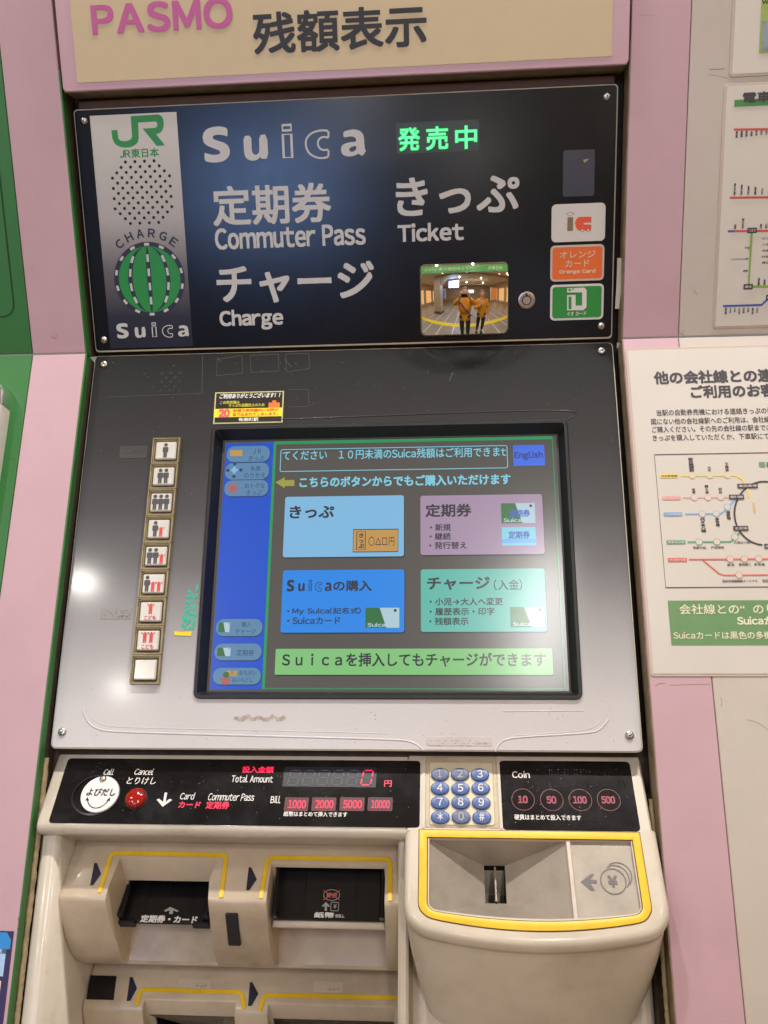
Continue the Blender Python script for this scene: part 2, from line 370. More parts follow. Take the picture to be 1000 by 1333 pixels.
av = [(-1.72 + .06 * i, CEIL - .03 - .62 * (1 - math.sin(min(1, i / 14) * math.pi / 2))) for i in range(15)] + [(4.6, CEIL - .05), (4.6, CEIL - .02), (-1.72, CEIL - .02)]
obj('arch_rib', MB().loft([[(x, -3.85, z) for x, z in av], [(x, -3.45, z) for x, z in av]], True, True, True), STONE, ar, 40)
for sx_ in (-1, 1):
    sw = thing('side_wall', 'stone coloured side wall of the hall, %s of the photographer' % ('left' if sx_ > 0 else 'right'), 'wall', (sx_ * 5.6, -5, FLOOR), kind='structure')
    obj('wall_face', MB().box(LO, min(sx_ * 5.6, sx_ * 5.8), max(sx_ * 5.6, sx_ * 5.8), -10.5, -1.2, FLOOR + .001, CEIL), mat('side_wall_stone', (208, 186, 150), .6, var=.08, scale=2), sw)
    for k_ in range(4):
        y_ = -2.6 - k_ * 1.9; bx_ = sx_ * 5.59
        obj('shop_window', MB().box(LO, min(bx_, bx_ - sx_ * .03), max(bx_, bx_ - sx_ * .03), y_ - .65, y_ + .65, FLOOR + .3, FLOOR + 2.1), led('shop_window_warm', (255, 196, 130), 1.1), sw)
cw = thing('hall_wall', 'pale wall closing the far end of the hall', 'wall', (0, -10.5, FLOOR), kind='structure')
obj('wall_face', MB().box(LO, -8, 8, -10.7, -10.5, FLOOR, CEIL), STONE, cw)
def lightbox(x, y, z, w, h, rz, m, label):
    t = thing('light_box', label, 'illuminated sign', (x, y, z))
    P = PL((x, y, z), 0); c, s = math.cos(rz), math.sin(rz); P.X = Vector((c, s, 0)); P.N = Vector((-s, c, 0)) 
    obj('case', MB().box(P, -w / 2 - .03, w / 2 + .03, -h / 2 - .03, h / 2 + .03, -.12, 0, .01), WPLASTIC, t)
    obj('lit_face', MB().box(P, -w / 2, w / 2, -h / 2, h / 2, .001, .006), m, t)
lightbox(-1.02, -4.85, .93, 1.0, .62, .12, led('lit_blue_white', (150, 188, 255), 16), 'bluish white lit sign hanging in the hall ahead of the pillar')
lightbox(-2.9, -5.6, .05, 1.6, 1.0, .35, led('lit_blue', (96, 120, 220), .6), 'wide blue lit display standing by the hall pillar')
lightbox(3.4, -5.2, -.1, 1.4, 1.3, -.5, led('lit_amber', (226, 130, 60), .8), 'amber lit advertising case on the right side of the hall')
lightbox(-4.3, -2.3, -.15, 2.2, 1.7, 1.25, led('lit_orange_poster', (250, 160, 80), 2.2), 'orange lit poster case beyond the left pillar')
lightbox(.6, -8.6, .3, 1.8, .5, 0, led('lit_far_white', (220, 232, 255), 2.2), 'white lit sign at the far end of the hall')
for a in ((-2.2, -1.4), (-1.4, -3.0), (.2, -3.2), (1.0, -3.7), (2.7, -3.1), (-.6, -6.2), (1.1, -6.4), (2.4, -6.6)):
    t = thing('ceiling_light', 'round recessed downlight in the hall ceiling', 'ceiling light', (a[0], a[1], CEIL), 'downlights in the hall ceiling')
    cp = LOCAL(); cp.O = Vector((a[0], a[1], CEIL)); cp.Y = Vector((0, -1, 0)); cp.N = Vector((0, 0, -1))
    obj('diffuser', MB().disc(cp, 0, 0, .05, .001, 20), led('lamp_diffuser', (255, 236, 210), 6), t)
    obj('rim', MB().loft([[cp.p(r * math.cos(q), r * math.sin(q), n) for q in circ(20)] for r, n in ((.07, 0), (.068, .008), (.05, .010), (.0495, .0005))]), WPLASTIC, t, 40)

cv = thing('added_uplight', 'long ceiling cove light washing the hall ceiling', 'ceiling light', (.8, -5.6, .95))  # unseen uplight, added to brighten the far hall ceiling
obj('trough', MB().box(LO, -1.2, 2.8, -5.75, -5.45, .90, .96, .01), STONE, cv)
for k_, (cx_, cy_) in enumerate(((.8, -5.6),)):
    ld = bpy.data.lights.new('added_uplight_lamp', 'AREA'); ld.shape = 'RECTANGLE'; ld.size = 3.8; ld.size_y = .25; ld.energy = 8; ld.color = (1, .9, .74)
    lo = bpy.data.objects.new('added_uplight_lamp', ld); COL.objects.link(lo); lo.parent = cv; lo.location = (0, 0, .03); lo.rotation_euler = (math.pi, 0, 0)
# ------------------------------------------------------------------ the two people behind the camera (reflected in the mirror)
SKIN = mat('skin', (206, 158, 132), .5); JACK = mat('ochre_jacket', (214, 142, 26), .6, var=.1, scale=12, bump=.3, bscale=40); JEAN = mat('dark_trousers', (40, 42, 54), .8)
HAIR = mat('brown_hair', (128, 104, 84), .6); BLUEBAG = mat('blue_bag', (36, 56, 150), .6); CAMB = mat('camera_black', (20, 20, 22), .35)
def skin(name, nodes, edges, m, parent, sub=2):
    base = WLOC[parent.name]; me = bpy.data.meshes.new(name)
    ks = list(nodes); me.from_pydata([Vector(nodes[k][:3]) for k in ks], [(ks.index(a), ks.index(b)) for a, b in edges], [])
    o = bpy.data.objects.new(name, me); COL.objects.link(o)
    o.modifiers.new('s', 'SKIN')
    for i, k in enumerate(ks):
        s = me.skin_vertices[0].data[i]; s.radius = (nodes[k][3], nodes[k][4] if len(nodes[k]) > 4 else nodes[k][3]); s.use_root = (i == 0)
    q = o.modifiers.new('d', 'SUBSURF'); q.levels = sub; q.render_levels = sub
    dg = bpy.context.evaluated_depsgraph_get(); nm = bpy.data.meshes.new_from_object(o.evaluated_get(dg))
    bpy.data.objects.remove(o); nm.materials.clear(); nm.materials.append(m)
    for p in nm.polygons: p.use_smooth = True
    o = bpy.data.objects.new(name, nm); COL.objects.link(o); o.parent = parent; WLOC[o.name] = base
    return o
def person(x, y, rz, hgt, label, arms, hair=.03, bag=False):
    t = thing('person', label, 'person', (x, y, FLOOR)); t.rotation_euler = (0, 0, rz); k = hgt / 1.72
    t.scale = (k, k, k)
    def N(d): return {a: tuple(b) for a, b in d.items()}
    B = N({'pel': (0, 0, .95, .13, .1), 'wst': (0, 0, 1.08, .12, .09), 'chs': (0, .0, 1.30, .15, .10), 'nk0': (0, 0, 1.45, .07, .07), 'nk': (0, .015, 1.50, .052, .055), 'hd0': (0, .03, 1.56, .068, .075), 'hd': (0, .03, 1.64, .075, .09), 'hd1': (0, .02, 1.70, .055, .065)})
    E = [('pel', 'wst'), ('wst', 'chs'), ('chs', 'nk0'), ('nk0', 'nk'), ('nk', 'hd0'), ('hd0', 'hd'), ('hd', 'hd1')]
    for s, n in ((-1, 'l'), (1, 'r')):
        el, wr, pm = arms[n]
        B.update({'sh' + n: (s * .17, 0, 1.40, .06), 'el' + n: (*el, .042), 'wr' + n: (*wr, .026), 'pm' + n: (*pm, .034, .016),
                  'hp' + n: (s * .09, 0, .90, .09), 'kn' + n: (s * .10, .02, .50, .058), 'an' + n: (s * .10, -.02, .09, .04), 'ft' + n: (s * .11, .13, .035, .035, .03)})
        E += [('chs', 'sh' + n), ('sh' + n, 'el' + n), ('el' + n, 'wr' + n), ('wr' + n, 'pm' + n), ('pel', 'hp' + n), ('hp' + n, 'kn' + n), ('kn' + n, 'an' + n), ('an' + n, 'ft' + n)]
        P = Vector(pm); W = Vector(wr); d = (P - W).normalized(); side = Vector((s, 0, 0)); side = (side - d * side.dot(d)).normalized(); up = d.cross(side)
        for i, (o_, l) in enumerate(((-.024, .068), (-.008, .078), (.008, .072), (.024, .056))):
            a = P + side * o_ + d * .02; b_ = a + d * l * .5 - up * .006 * s; c = b_ + d * l * .25 - up * .03 * s
            B['f%s%d' % (n, i)] = (*a, .009); B['g%s%d' % (n, i)] = (*b_, .0085); B['h%s%d' % (n, i)] = (*c, .007)
            E += [('pm' + n, 'f%s%d' % (n, i)), ('f%s%d' % (n, i), 'g%s%d' % (n, i)), ('g%s%d' % (n, i), 'h%s%d' % (n, i))]
        a = P - side * .035; B['t' + n] = (*a, .011); B['u' + n] = (*(a + d * .035 - side * .012), .009); E += [('pm' + n, 't' + n), ('t' + n, 'u' + n)]
    base = WLOC[t.name]; WLOC[t.name] = Vector((0, 0, 0))
    skin('body', B, E, SKIN, t)
    f = lambda k_, g: (*B[k_][:3], B[k_][3] + g, (B[k_][4] if len(B[k_]) > 4 else B[k_][3]) + g)
    J = {'z': (0, 0, .76, .19, .15), 'a': (0, 0, .88, .185, .145), 'b': (0, 0, 1.05, .16, .125), 'c': f('chs', .03), 'd': (0, 0, 1.46, .085, .085), 'e': (0, .01, 1.50, .08, .08)}
    JE = [('z', 'a'), ('a', 'b'), ('b', 'c'), ('c', 'd'), ('d', 'e')]
    for n in 'lr':
        wv = Vector(B['wr' + n][:3]) * .85 + Vector(B['el' + n][:3]) * .15
        J['s' + n] = f('sh' + n, .022); J['m' + n] = f('el' + n, .026); J['w' + n] = (*wv, .045); JE += [('c', 's' + n), ('s' + n, 'm' + n), ('m' + n, 'w' + n)]
    skin('jacket', J, JE, JACK, t)
    T = {'p': (0, 0, .93, .12, .09)}; TE = []
    for n in 'lr': T['h' + n] = f('hp' + n, .005); T['k' + n] = f('kn' + n, .02); T['a' + n] = (*B['an' + n][:3], .055); TE += [('p', 'h' + n), ('h' + n, 'k' + n), ('k' + n, 'a' + n)]
    skin('trousers', T, TE, JEAN, t)
    for s in (-1, 1): obj('shoe', MB().loft([[Vector((s * .105 + x * (.8 if z > .05 else 1), y, z)) for x, y in [(.048 * math.cos(q), .03 + (.15 if math.sin(q) > 0 else .10) * math.sin(q) * (1 if z < .05 else .75)) for q in circ(16)]] for z in (0, .03, .06, .09)], True, True, True), CAMB, t, 60)
    hr = MB(); HP = LOCAL(); HP.O = Vector((0, .005, 1.655))
    hr.loft([[HP.p(.092 * math.cos(e_) * math.cos(a), .105 * math.cos(e_) * math.sin(a) - (.03 if math.sin(a) > 0 else 0) * math.cos(e_), .115 * math.sin(e_)) for a in circ(20)] for e_ in [R_(q) for q in (-12 - hair * 600, 0, 20, 40, 60, 75, 88)]], True, False, True)
    obj('hair', hr, HAIR, t, 60)
    fc = MB()
    for s in (-1, 1):
        fc.tube([(s * .033, .108, 1.632), (s * .033, .116, 1.632)], [.012, .006], 10)
    obj('eye', fc, mat('eye_dark', (40, 34, 32), .2), t, 60)
    obj('nose', MB().tube([(0, .112, 1.64), (0, .132, 1.602), (0, .122, 1.592)], [.007, .014, .010], 10), SKIN, t, 60)
    obj('mouth', MB().tube([(-.024, .106, 1.566), (0, .114, 1.564), (.024, .106, 1.566)], [.003, .006, .003], 8), mat('lips', (168, 92, 84), .5), t, 60)
    for s in (-1, 1): obj('ear', MB().tube([(s * .080, .03, 1.60), (s * .090, .028, 1.625), (s * .084, .028, 1.655)], [.008, .016, .010], 8), SKIN, t, 60)
    if bag:
        obj('bag_strap', MB().tube([(-.17, .09, 1.42), (0, .15, 1.2), (.2, .16, .98)], .012, 8), BLUEBAG, t, 60)
    WLOC[t.name] = base
    return t
up = lambda s: ((s * .25, .20, 1.33), (s * .10, .38, 1.49), (s * .075, .42, 1.55))
ph = person(CC.x, CC.y - .50, 0, 1.63, 'person in an ochre jacket and dark trousers photographing the ticket machine', {'l': up(-1), 'r': up(1)}, bag=True)
mate = person(CC.x + .55, CC.y - .70, .25, 1.55, 'shorter person in an ochre jacket standing beside the photographer', {'l': ((-.24, .10, 1.14), (-.06, .24, 1.30), (-.03, .25, 1.37)), 'r': ((.24, .0, 1.12), (.25, .12, .92), (.25, .16, .85))}, hair=.05)
kz = CC.z - .01; KP = PL((CC.x, CC.y - .022, kz), R_(0))
cm = thing('hand_camera', 'small black compact camera held up in front of the photographer', 'camera', (CC.x, CC.y - .05, kz - .03))
obj('camera_body', MB().box(KP, -.052, .052, -.032, .028, -.03, -.004, .004), CAMB, cm)
obj('lens_ring', MB().lathe(KP, .0, .002, [(.024, -.004), (.024, .004), (.019, .006), (.017, .001)], 24), mat('camera_lens', (34, 34, 38), .15, metal=.6), cm, 40)
# ------------------------------------------------------------------ station wall round the machine
wall = thing('station_wall', 'pink, green and grey laminated wall round the ticket machine', 'wall', (0, 0, FLOOR), kind='structure')
WT, WB = .62, -.80
def wp(x0, x1, m, upper=True, lower=True):
    if upper: obj('wall_panel', MB().box(WU, x0, x1, .0006, WT, -.011, 0, .0006), m, wall)
    if lower: obj('wall_panel', MB().box(WL, x0, x1, WB, -.0006, -.011, 0, .0006), m, wall)
wp(-.95, -.3032, GREENW); wp(-.3026, -.2508, PINK); wp(.2538, .3032, PINK); wp(.3038, 1.1, GREYW)
for W, y0, y1 in ((WU, -.004, .25), (WL, WB, .0)):
    obj('trim', MB().box(W, -.2514, -.2494, y0, y1, -.0085, -.0004, .0004), GREENTRIM, wall)
    obj('reveal', MB().box(W, -.2526, -.2500, y0, y1, -.03, -.0092), GRIME, wall)
    obj('reveal', MB().box(W, .2528, .2545, y0, y1, -.02, -.0005, .0004), BROWNR, wall)
    obj('reveal', MB().box(W, .2534, .2560, y0, y1, -.04, -.0205), GRIME, wall)
cb = MB()
rc = random.Random(3)
for s, x0, n0, rad, ya, yb in ((0, -.2487, -.0125, .0024, -.372, WB), (1, .2512, -.0150, .0020, -.40, WB)):
    P = []; rd = []
    y = ya
    while y > yb:
        P.append(WL.p(x0 + rc.uniform(-.0003, .0003), y, n0 + rc.uniform(-.0003, .0004))); rd.append(rad * rc.uniform(.9, 1.12)); y -= .0035
    cb.tube(P, rd, 8)
obj('sealant', cb, CAULK, wall, 60)
# groove of the green neighbour's hatch
gx0, gy0 = WU.at(-60, 170); gx1, gy1 = WU.at(20, 412)
ou = rr(-.60, gy1, gx1, .1965, .012, 6)
g = MB(); g.line(WU, ou, .0014, .0004, True); obj('hatch_seam', g, mat('seam_shadow_green', (20, 60, 28), .8), wall)

SCF = mat('scuff_brown', (130, 112, 96), .7, var=.2); SCFP = mat('scuff_rose', (158, 120, 124), .7, var=.2)
def scuff(W, pts, w, m): obj('scuff', MB().line(W, [W.at(*p) for p in pts], w, .0002), m, wall)
scuff(WU, [(923, 90), (932, 90.5), (943, 89.5)], .0006, SCF); scuff(WU, [(922, 97), (935, 99), (947, 102)], .0003, SCF); scuff(WU, [(832, 20), (843, 19.5), (853, 20)], .0003, SCFP)
scuff(WL, [(972, 937), (985, 940), (996, 947), (1000, 951)], .0003, SCF); scuff(WL, [(938, 908), (940, 913), (939, 920)], .0003, SCF); scuff(WL, [(853, 893), (858, 890), (866, 889)], .0004, SCF); scuff(WL, [(872, 892), (900, 891), (925, 890.5)], .0003, SCF)
scuff(WU, [(884, 432), (889, 436), (890, 430)], .0004, SCF); scuff(WU, [(903, 377), (908, 384)], .0012, mat('faint_stain', (176, 160, 138), .7)); scuff(WU, [(66, 438), (72, 441), (74, 436)], .0016, mat('faint_rose_stain', (176, 138, 146), .7))
scuff(WL, [(24, 1194), (25, 1205), (23, 1210)], .0006, SCF); scuff(WL, [(14, 597), (20, 598)], .0010, mat('scuff_green', (40, 96, 50), .6))
# white bar with chrome cap at the far left
bar = thing('cover_bar', 'white metal bar with rounded chrome cap on the green wall at far left', 'handle', WL.p(-.34, -.15, 0))
bo = [(-.372, -.215), (-.3225, -.215), (-.3225, -.062), (-.372, -.062)]
BL = WL
def barloop(y, x1, r, n1, k=6):
    o = [(x1 - .06, 0), (x1, 0)]
    for i in range(k + 1):
        a = R_(90 * i / k); o.append((x1 - r + r * math.cos(a), n1 - r + r * math.sin(a)))
    o.append((x1 - .06, n1)); return [BL.p(x, y, n) for x, n in o]
obj('bar', MB().loft([barloop(-.235, -.3180, .007, .022), barloop(-.0585, -.3172, .007, .022)], True, True, True), WPLASTIC, bar, 40)
obj('cap', MB().loft([barloop(-.0583, -.3170, .007, .0222), barloop(-.045, -.3180, .008, .0215), barloop(-.036, -.3225, .009, .018), barloop(-.031, -.330, .008, .012), barloop(-.029, -.338, .004, .006)], True, True, True), CHROME, bar, 40)

# ------------------------------------------------------------------ header sign above
HP_ = PL((0, -.018, 0), 0)
hs = thing('header_sign', 'tan header plate in a pink frame above the ticket machine', 'sign', (0, 0, .2319))
obj('header_body', MB().box(HP_, -.2467, .2512, .2322, .50, -.045, -.0022), BROWNR, hs)
hb = obj('frame', MB().plate(HP_, rr(-.2467, .2316, .2515, .505, .004), -.002, .0014, .0008), PINK_H, hs)
x0, y0 = -.2325, .2385; x1 = .2371
obj('face', MB().box(HP_, x0, x1, y0, .49, .0010, .0018), HEADY, hs)
HF = HP_.off(.0018)
text(HF, 'PASMO', (121, 46), (304, 37), 40, MAGENTA, hs, bold=.036, gap=.12)
text(HF, '残額表示', (331, 71), (556, 61), 55, INK, hs, bold=.022)

# ------------------------------------------------------------------ ticket machine
tm = thing('ticket_machine', 'beige ticket machine with black sign, touch screen, keypad and slots set in the pink wall', 'ticket machine', (0, -.12, FLOOR))
def P_(name, mb, m, smooth=0, parent=None): return obj(name, mb, m, parent or tm, smooth)
cs = MB(); cs.box(PA, -.2515, .2540, -.02, .26, -.04, -.014); cs.box(PB, .2476, .2560, -.95, -.38, -.20, -.0165); cs.box(PB, -.2535, -.2474, -.95, -.38, -.20, -.0165); cs.box(PB, -.2535, .2560, -.38, .0, -.045, -.0165)
P_('chassis', cs, GRIME)
P_('chassis_lip', MB().box(PA, -.2440, .2450, .2225, .2300, -.012, -.006, .001), mat('painted_brown_steel', (112, 88, 74), .6, var=.15, grime=.4, gcol=(50, 38, 30), gscale=60))

# screw modelled once
def screw_mesh():
    b = MB(); b.lathe(LO, 0, 0, [(.0036, 0), (.0036, .0006), (.0032, .0014), (.0022, .0019), (.0009, .0021)], 18)
    o = obj('screw', b, STEEL, None, 50); s = obj('socket', MB().disc(LO, 0, 0, .0009, .0022, 6), DARKHOLE, None); s.parent = o
    return o
SCREW = screw_mesh()

# --- sign panel
sg = P_('sign_panel', MB().plate(PA, rr(-.2470, .00125, .2470, .22155, .0035), -.010, -.0004, .0006), CREAM_E)
def sub(par): return lambda name, mb, m, smooth=0: obj(name, mb, m, par, smooth)
S = sub(sg)
S('face', MB().plate(PA, rr(-.2457, .0030, .2457, .2203, .0032), -.0004, .0006, .0003), SIGNBLK)
AF = PA.off(.0006)
bx = q4(AF, (124, 153), (235, 143), (246, 448), (138, 460))
STRIPM = ramp_mat('print_silver_fade', [(0, (26, 27, 46)), (.14, (40, 40, 54)), (.36, (112, 108, 112)), (.58, (184, 180, 180)), (1, (214, 212, 206))], 2, bx[1] - FLOOR, bx[3] - FLOOR, .42, 0, .3, .05)
S('emblem_strip', MB().box(AF, bx[0], bx[2], .0048, bx[3], 0, .00012), STRIPM)
def cp1(pl, ox, oy, sc_, pts): return [pl.at(ox + x / sc_, oy + y / sc_) for x, y in pts]
jr = cp1(AF, 120, 130, 6.664, [(575, 127), (336, 142), (348, 320), (340, 338), (320, 352), (285, 360), (250, 355), (232, 340), (226, 320), (220, 261), (168, 265), (176, 330), (190, 370), (215, 395), (250, 410), (290, 415), (335, 410), (370, 395), (395, 372), (405, 330), (400, 197), (545, 188), (560, 192), (567, 212), (562, 235), (548, 243), (438, 250), (562, 400), (634, 395), (556, 298), (585, 290), (608, 268), (619, 240), (623, 205), (615, 160), (600, 138)])
jr.reverse()
def poly(mb, pl, pts, n):
    from mathutils.geometry import tessellate_polygon
    tr = tessellate_polygon([[Vector((x, y, 0)) for x, y in pts]])
    k = len(mb.v); mb.v += [pl.p(x, y, n) for x, y in pts]; mb.f += [[k + i for i in t] for t in tr]
    return mb
S('emblem', poly(MB(), AF, jr, .0003), JRG)
text(AF, 'JR東日本', (156.5, 207), (207.5, 203.5), 12, JRG, sg, n=.0003, bold=.02, gap=.07)
# speaker holes
hx0, hy0 = AF.at(163.5, 211); hx1, hy1 = AF.at(200.7, 209); hx2, hy2 = AF.at(170, 291)
dx = (hx1 - hx0) / 3; cxs = (hx0 + hx1) / 2; dyr = (hy0 - hy2) / 12
hm = MB()
for r in range(13):
    cnt = (4, 5, 6, 7, 6, 7, 6, 7, 6, 7, 6, 5, 4)[r]
    for i in range(cnt): hm.disc(AF, cxs + (i - (cnt - 1) / 2) * dx, hy0 - r * dyr, .00145, .0003, 10)
tag(S('speaker_hole', hm, DARKHOLE), kind='stuff')
# melon emblem
ex, ey = AF.at(194.8, 363.8); ER = AF.at(241.0, 363)[0] - ex
mo = MB().disc(AF, ex, ey, ER, .0003, 56); S('emblem_ring', mo, NAVYPR)
gm = MB(); wm = MB()
def mer(t, side, k):   # meridian ellipse point
    return (ex + side * k * ER * math.cos(t), ey + ER * math.sin(t))
lat = [R_(a) for a in range(-90, 91, 6)]
bands = [(-.875, -.60), (-.475, -.065), (.065, .475), (.60, .875)]
for a, b in bands:
    Pn = []
    for t in lat: Pn.append((ex + a * ER * (1 if abs(a) > .5 else 1) * math.cos(t) * .985, ey + ER * .885 * math.sin(t)))
    Pm = [(ex + b * ER * math.cos(t), ey + ER * .885 * math.sin(t)) for t in reversed(lat)]
    gm.loft([[AF.p(x, y, .00045) for x, y in Pn], [AF.p(x, y, .00045) for x, y in reversed(Pm)]], False)
S('emblem_segment', gm, JRG)
for a in range(14):
    q = R_(90 + a * 360 / 14); c = (ex + ER * .935 * math.cos(q), ey + ER * .935 * math.sin(q)); d = (-math.sin(q), math.cos(q)); w = .0024
    wm.line(AF, [(c[0] - d[0] * w, c[1] - d[1] * w), (c[0] + d[0] * w, c[1] + d[1] * w)], .0024, .00055)
for yy in (.57, .19, -.19, -.57): wm.line(AF, [(ex, ey + ER * (yy + .10)), (ex, ey + ER * (yy - .10))], .0023, .00055)
for s in (-1, 1):
    for t in (36, 12, -12, -36):
        P2 = [(ex + s * .54 * ER * math.cos(R_(t + e_)), ey + ER * .93 * math.sin(R_(t + e_))) for e_ in (-6.5, 6.5)]
        wm.line(AF, P2, .0023, .00055)
S('emblem_dash', wm, SIGNTXT)
ch = MB()
for i, c in enumerate('CHARGE'):
    g = glyph(c); q = R_(128 - i * 15.2); r0 = ER + .0042; hgt = .0075; e_ = em()
    w = (g[3] - g[2]); s_ = hgt / .72; ymin = min(v[1] for v in g[0]); gw = .0064 if c != 'C' else .0066
    V = [((a - g[2]) / w - .5, (b - ymin)) for a, b in g[0]]; yh = max(v[1] for v in V)
    fn = lambda a, b: (ex + (r0 + b / yh * hgt) * math.cos(q) + a * gw * math.sin(q), ey + (r0 + b / yh * hgt) * math.sin(q) - a * gw * math.cos(q))
    put(ch, AF, V, g[1], fn, .0004, .0003, 6)
S('lettering', ch, NAVYPR)
LT = {'S': [[(220, 72), (221, 112), (205, 106), (185, 102), (165, 102), (150, 107), (146, 116), (152, 125), (175, 133), (205, 142), (225, 158), (233, 180), (230, 205), (215, 226), (190, 238), (160, 242), (130, 240), (107, 233), (105, 190), (125, 198), (150, 203), (172, 202), (183, 196), (184, 187), (176, 179), (150, 170), (120, 158), (102, 142), (96, 118), (100, 92), (117, 73), (145, 63), (180, 60), (205, 64)]],
      'u': [[(298, 108), (338, 106), (341, 180), (346, 197), (358, 203), (370, 200), (379, 186), (377, 103), (417, 101), (424, 222), (386, 224), (385, 210), (372, 226), (350, 233), (328, 230), (311, 217), (303, 195)]],
      'i': [[(488, 50), (540, 47), (541, 84), (489, 87)], [(490, 96), (541, 94), (547, 221), (496, 223)]],
      'c': [[(722, 82), (722, 118), (705, 113), (690, 114), (675, 124), (668, 142), (672, 162), (684, 175), (700, 180), (722, 176), (722, 213), (700, 219), (672, 219), (642, 208), (620, 188), (609, 158), (610, 128), (625, 104), (650, 88), (685, 80)]],
      'a': [[(795, 88), (820, 79), (850, 75), (878, 82), (895, 100), (899, 125), (901, 160), (904, 176), (909, 182), (890, 211), (870, 196), (855, 206), (830, 212), (800, 208), (786, 192), (784, 165), (797, 149), (825, 140), (858, 138), (860, 125), (850, 113), (830, 110), (797, 117)], [(861, 158), (838, 162), (824, 172), (826, 184), (840, 189), (855, 182), (861, 170)]]}
_pp = [AF.at(240 + x / 3.846, 150 + y / 3.846) for k in LT for c in LT[k] for x, y in c]
LX0, LX1 = min(p[0] for p in _pp), max(p[0] for p in _pp); LY0, LY1 = min(p[1] for p in _pp), max(p[1] for p in _pp)
def smooth(P, it=1):
    for _ in range(it): P = [q for a_, b_ in zip(P, P[1:] + P[:1]) for q in ((a_[0] * .78 + b_[0] * .22, a_[1] * .78 + b_[1] * .22), (a_[0] * .22 + b_[0] * .78, a_[1] * .22 + b_[1] * .78))]
    return P
def logo(pl, par, bl, br, h, m, under, n=.0004):
    """five spaced heavy letters, the third and fourth in outline"""
    from mathutils.geometry import tessellate_polygon
    a = pl.at(*bl); b = pl.at(*br); c = pl.at(bl[0], bl[1] - h); H = c[1] - a[1]; W = b[0] - a[0]; y0 = (a[1] + b[1]) / 2
    N = lambda x, y: (lambda q: (a[0] + (q[0] - LX0) / (LX1 - LX0) * W, y0 + (q[1] - LY0) / (LY1 - LY0) * H))(AF.at(240 + x / 3.846, 150 + y / 3.846))
    for k in 'Suica':
        mb = MB(); C = [[N(*p) for p in c_] for c_ in LT[k]]
        if k != 'i': C = [smooth(c_) for c_ in C]
        if k in 'ic':
            for c_ in C:
                w = .055 * H; ar = sum(c_[i - 1][0] * c_[i][1] - c_[i][0] * c_[i - 1][1] for i in range(len(c_))); c_ = inset(c_, (w / 2) * (1 if ar > 0 else -1)) if k == 'i' else c_
                mb.line(pl, c_, w, n, True)
        else:
            tr = tessellate_polygon([[Vector((x, y, 0)) for x, y in c_] for c_ in C]); mb.v += [pl.p(x, y, n) for c_ in C for x, y in c_]; mb.f += [list(t) for t in tr]
        obj('letter', mb, m, par)
logo(AF, sg, (266, 212), (477, 204), 47, SIGNTXT, mat('sign_print_black', (15, 16, 24), .3))
logo(AF, sg, (153, 441), (247, 438), 20, SIGNTXT, NAVYPR, .0006)
text(AF, '定期券', (278.5, 295), (432, 289), 52, SIGNTXT, sg, bold=.022)
text(AF, 'Commuter Pass', (281, 325), (476.5, 319), 28, SIGNTXT, sg, bold=.030)
text(AF, 'チャージ', (284, 397), (488, 389), 50, SIGNTXT, sg, bold=.024)
text(AF, 'Charge', (287, 430), (369.5, 429), 27, SIGNTXT, sg, bold=.030)
text(AF, 'きっぷ', (516, 281), (676, 277), 50, SIGNTXT, sg, bold=.024)
text(AF, 'Ticket', (518, 315), (604, 313), 24, SIGNTXT, sg, bold=.036)
q = q4(AF, (515, 160), (624, 156), (624, 196), (517, 201))
S('led_window', MB().plate(AF, rr(q[0], q[1], q[2], q[3], .002), 0, .0002), LEDGB)
for c_, u0_, u1_, v_ in (('発', 518.6, 547.4, 197.2), ('売', 554.6, 584, 195.8), ('中', 592.5, 621.6, 194.6)):
    text(AF, c_, (u0_, v_), (u1_, v_ - .8), 31, LEDG, sg, bold=.030, name='led_lettering')
    text(AF, c_, (u0_ + .8, v_ - .8), (u1_ - .8, v_ - 1.6), 29.4, LEDGW, sg, n=.0006, bold=.008, name='led_lettering')
q = q4(AF, (733, 196), (774, 194), (774, 255), (733, 256))
S('sensor_window', MB().plate(AF, rr(q[0], q[1], q[2], q[3], .002), 0, .0002), mat('smoked_sensor_window', (50, 50, 66), .25, spec=.6))
S('sticker_scrap', poly(MB(), AF, [AF.at(759, 208), AF.at(761, 212), AF.at(767, 207)], .0004), mat('scrap_yellowgreen', (160, 160, 96), .6))
for k, c in enumerate(((109.6, 157), (790, 125.5), (135.5, 442.6), (783, 424.3))):
    x, y = AF.at(*c); (first(SCREW, AF, x, y, 0, sg) if k == 0 else inst(SCREW, AF, x, y, 0, sg))
# key lock
kx, ky = AF.at(685.5, 391)
kl = P_('lock', MB().lathe(AF, kx, ky, [(.0084, 0), (.0084, .0012), (.0078, .0022), (.0062, .0024), (.0060, .0016)], 28), mat('dull_steel', (168, 150, 132), .3, metal=1, var=.08), 40)
obj('key_slot', MB().ring(AF, [(kx + .0046 * math.cos(a), ky + .0046 * math.sin(a)) for a in circ(24)], [(kx + .0036 * math.cos(a), ky + .0036 * math.sin(a)) for a in circ(24)], .0018, .0018).box(AF, kx - .0007, kx + .0007, ky + .003, ky + .0066, .0010, .0027), DARKHOLE, kl)

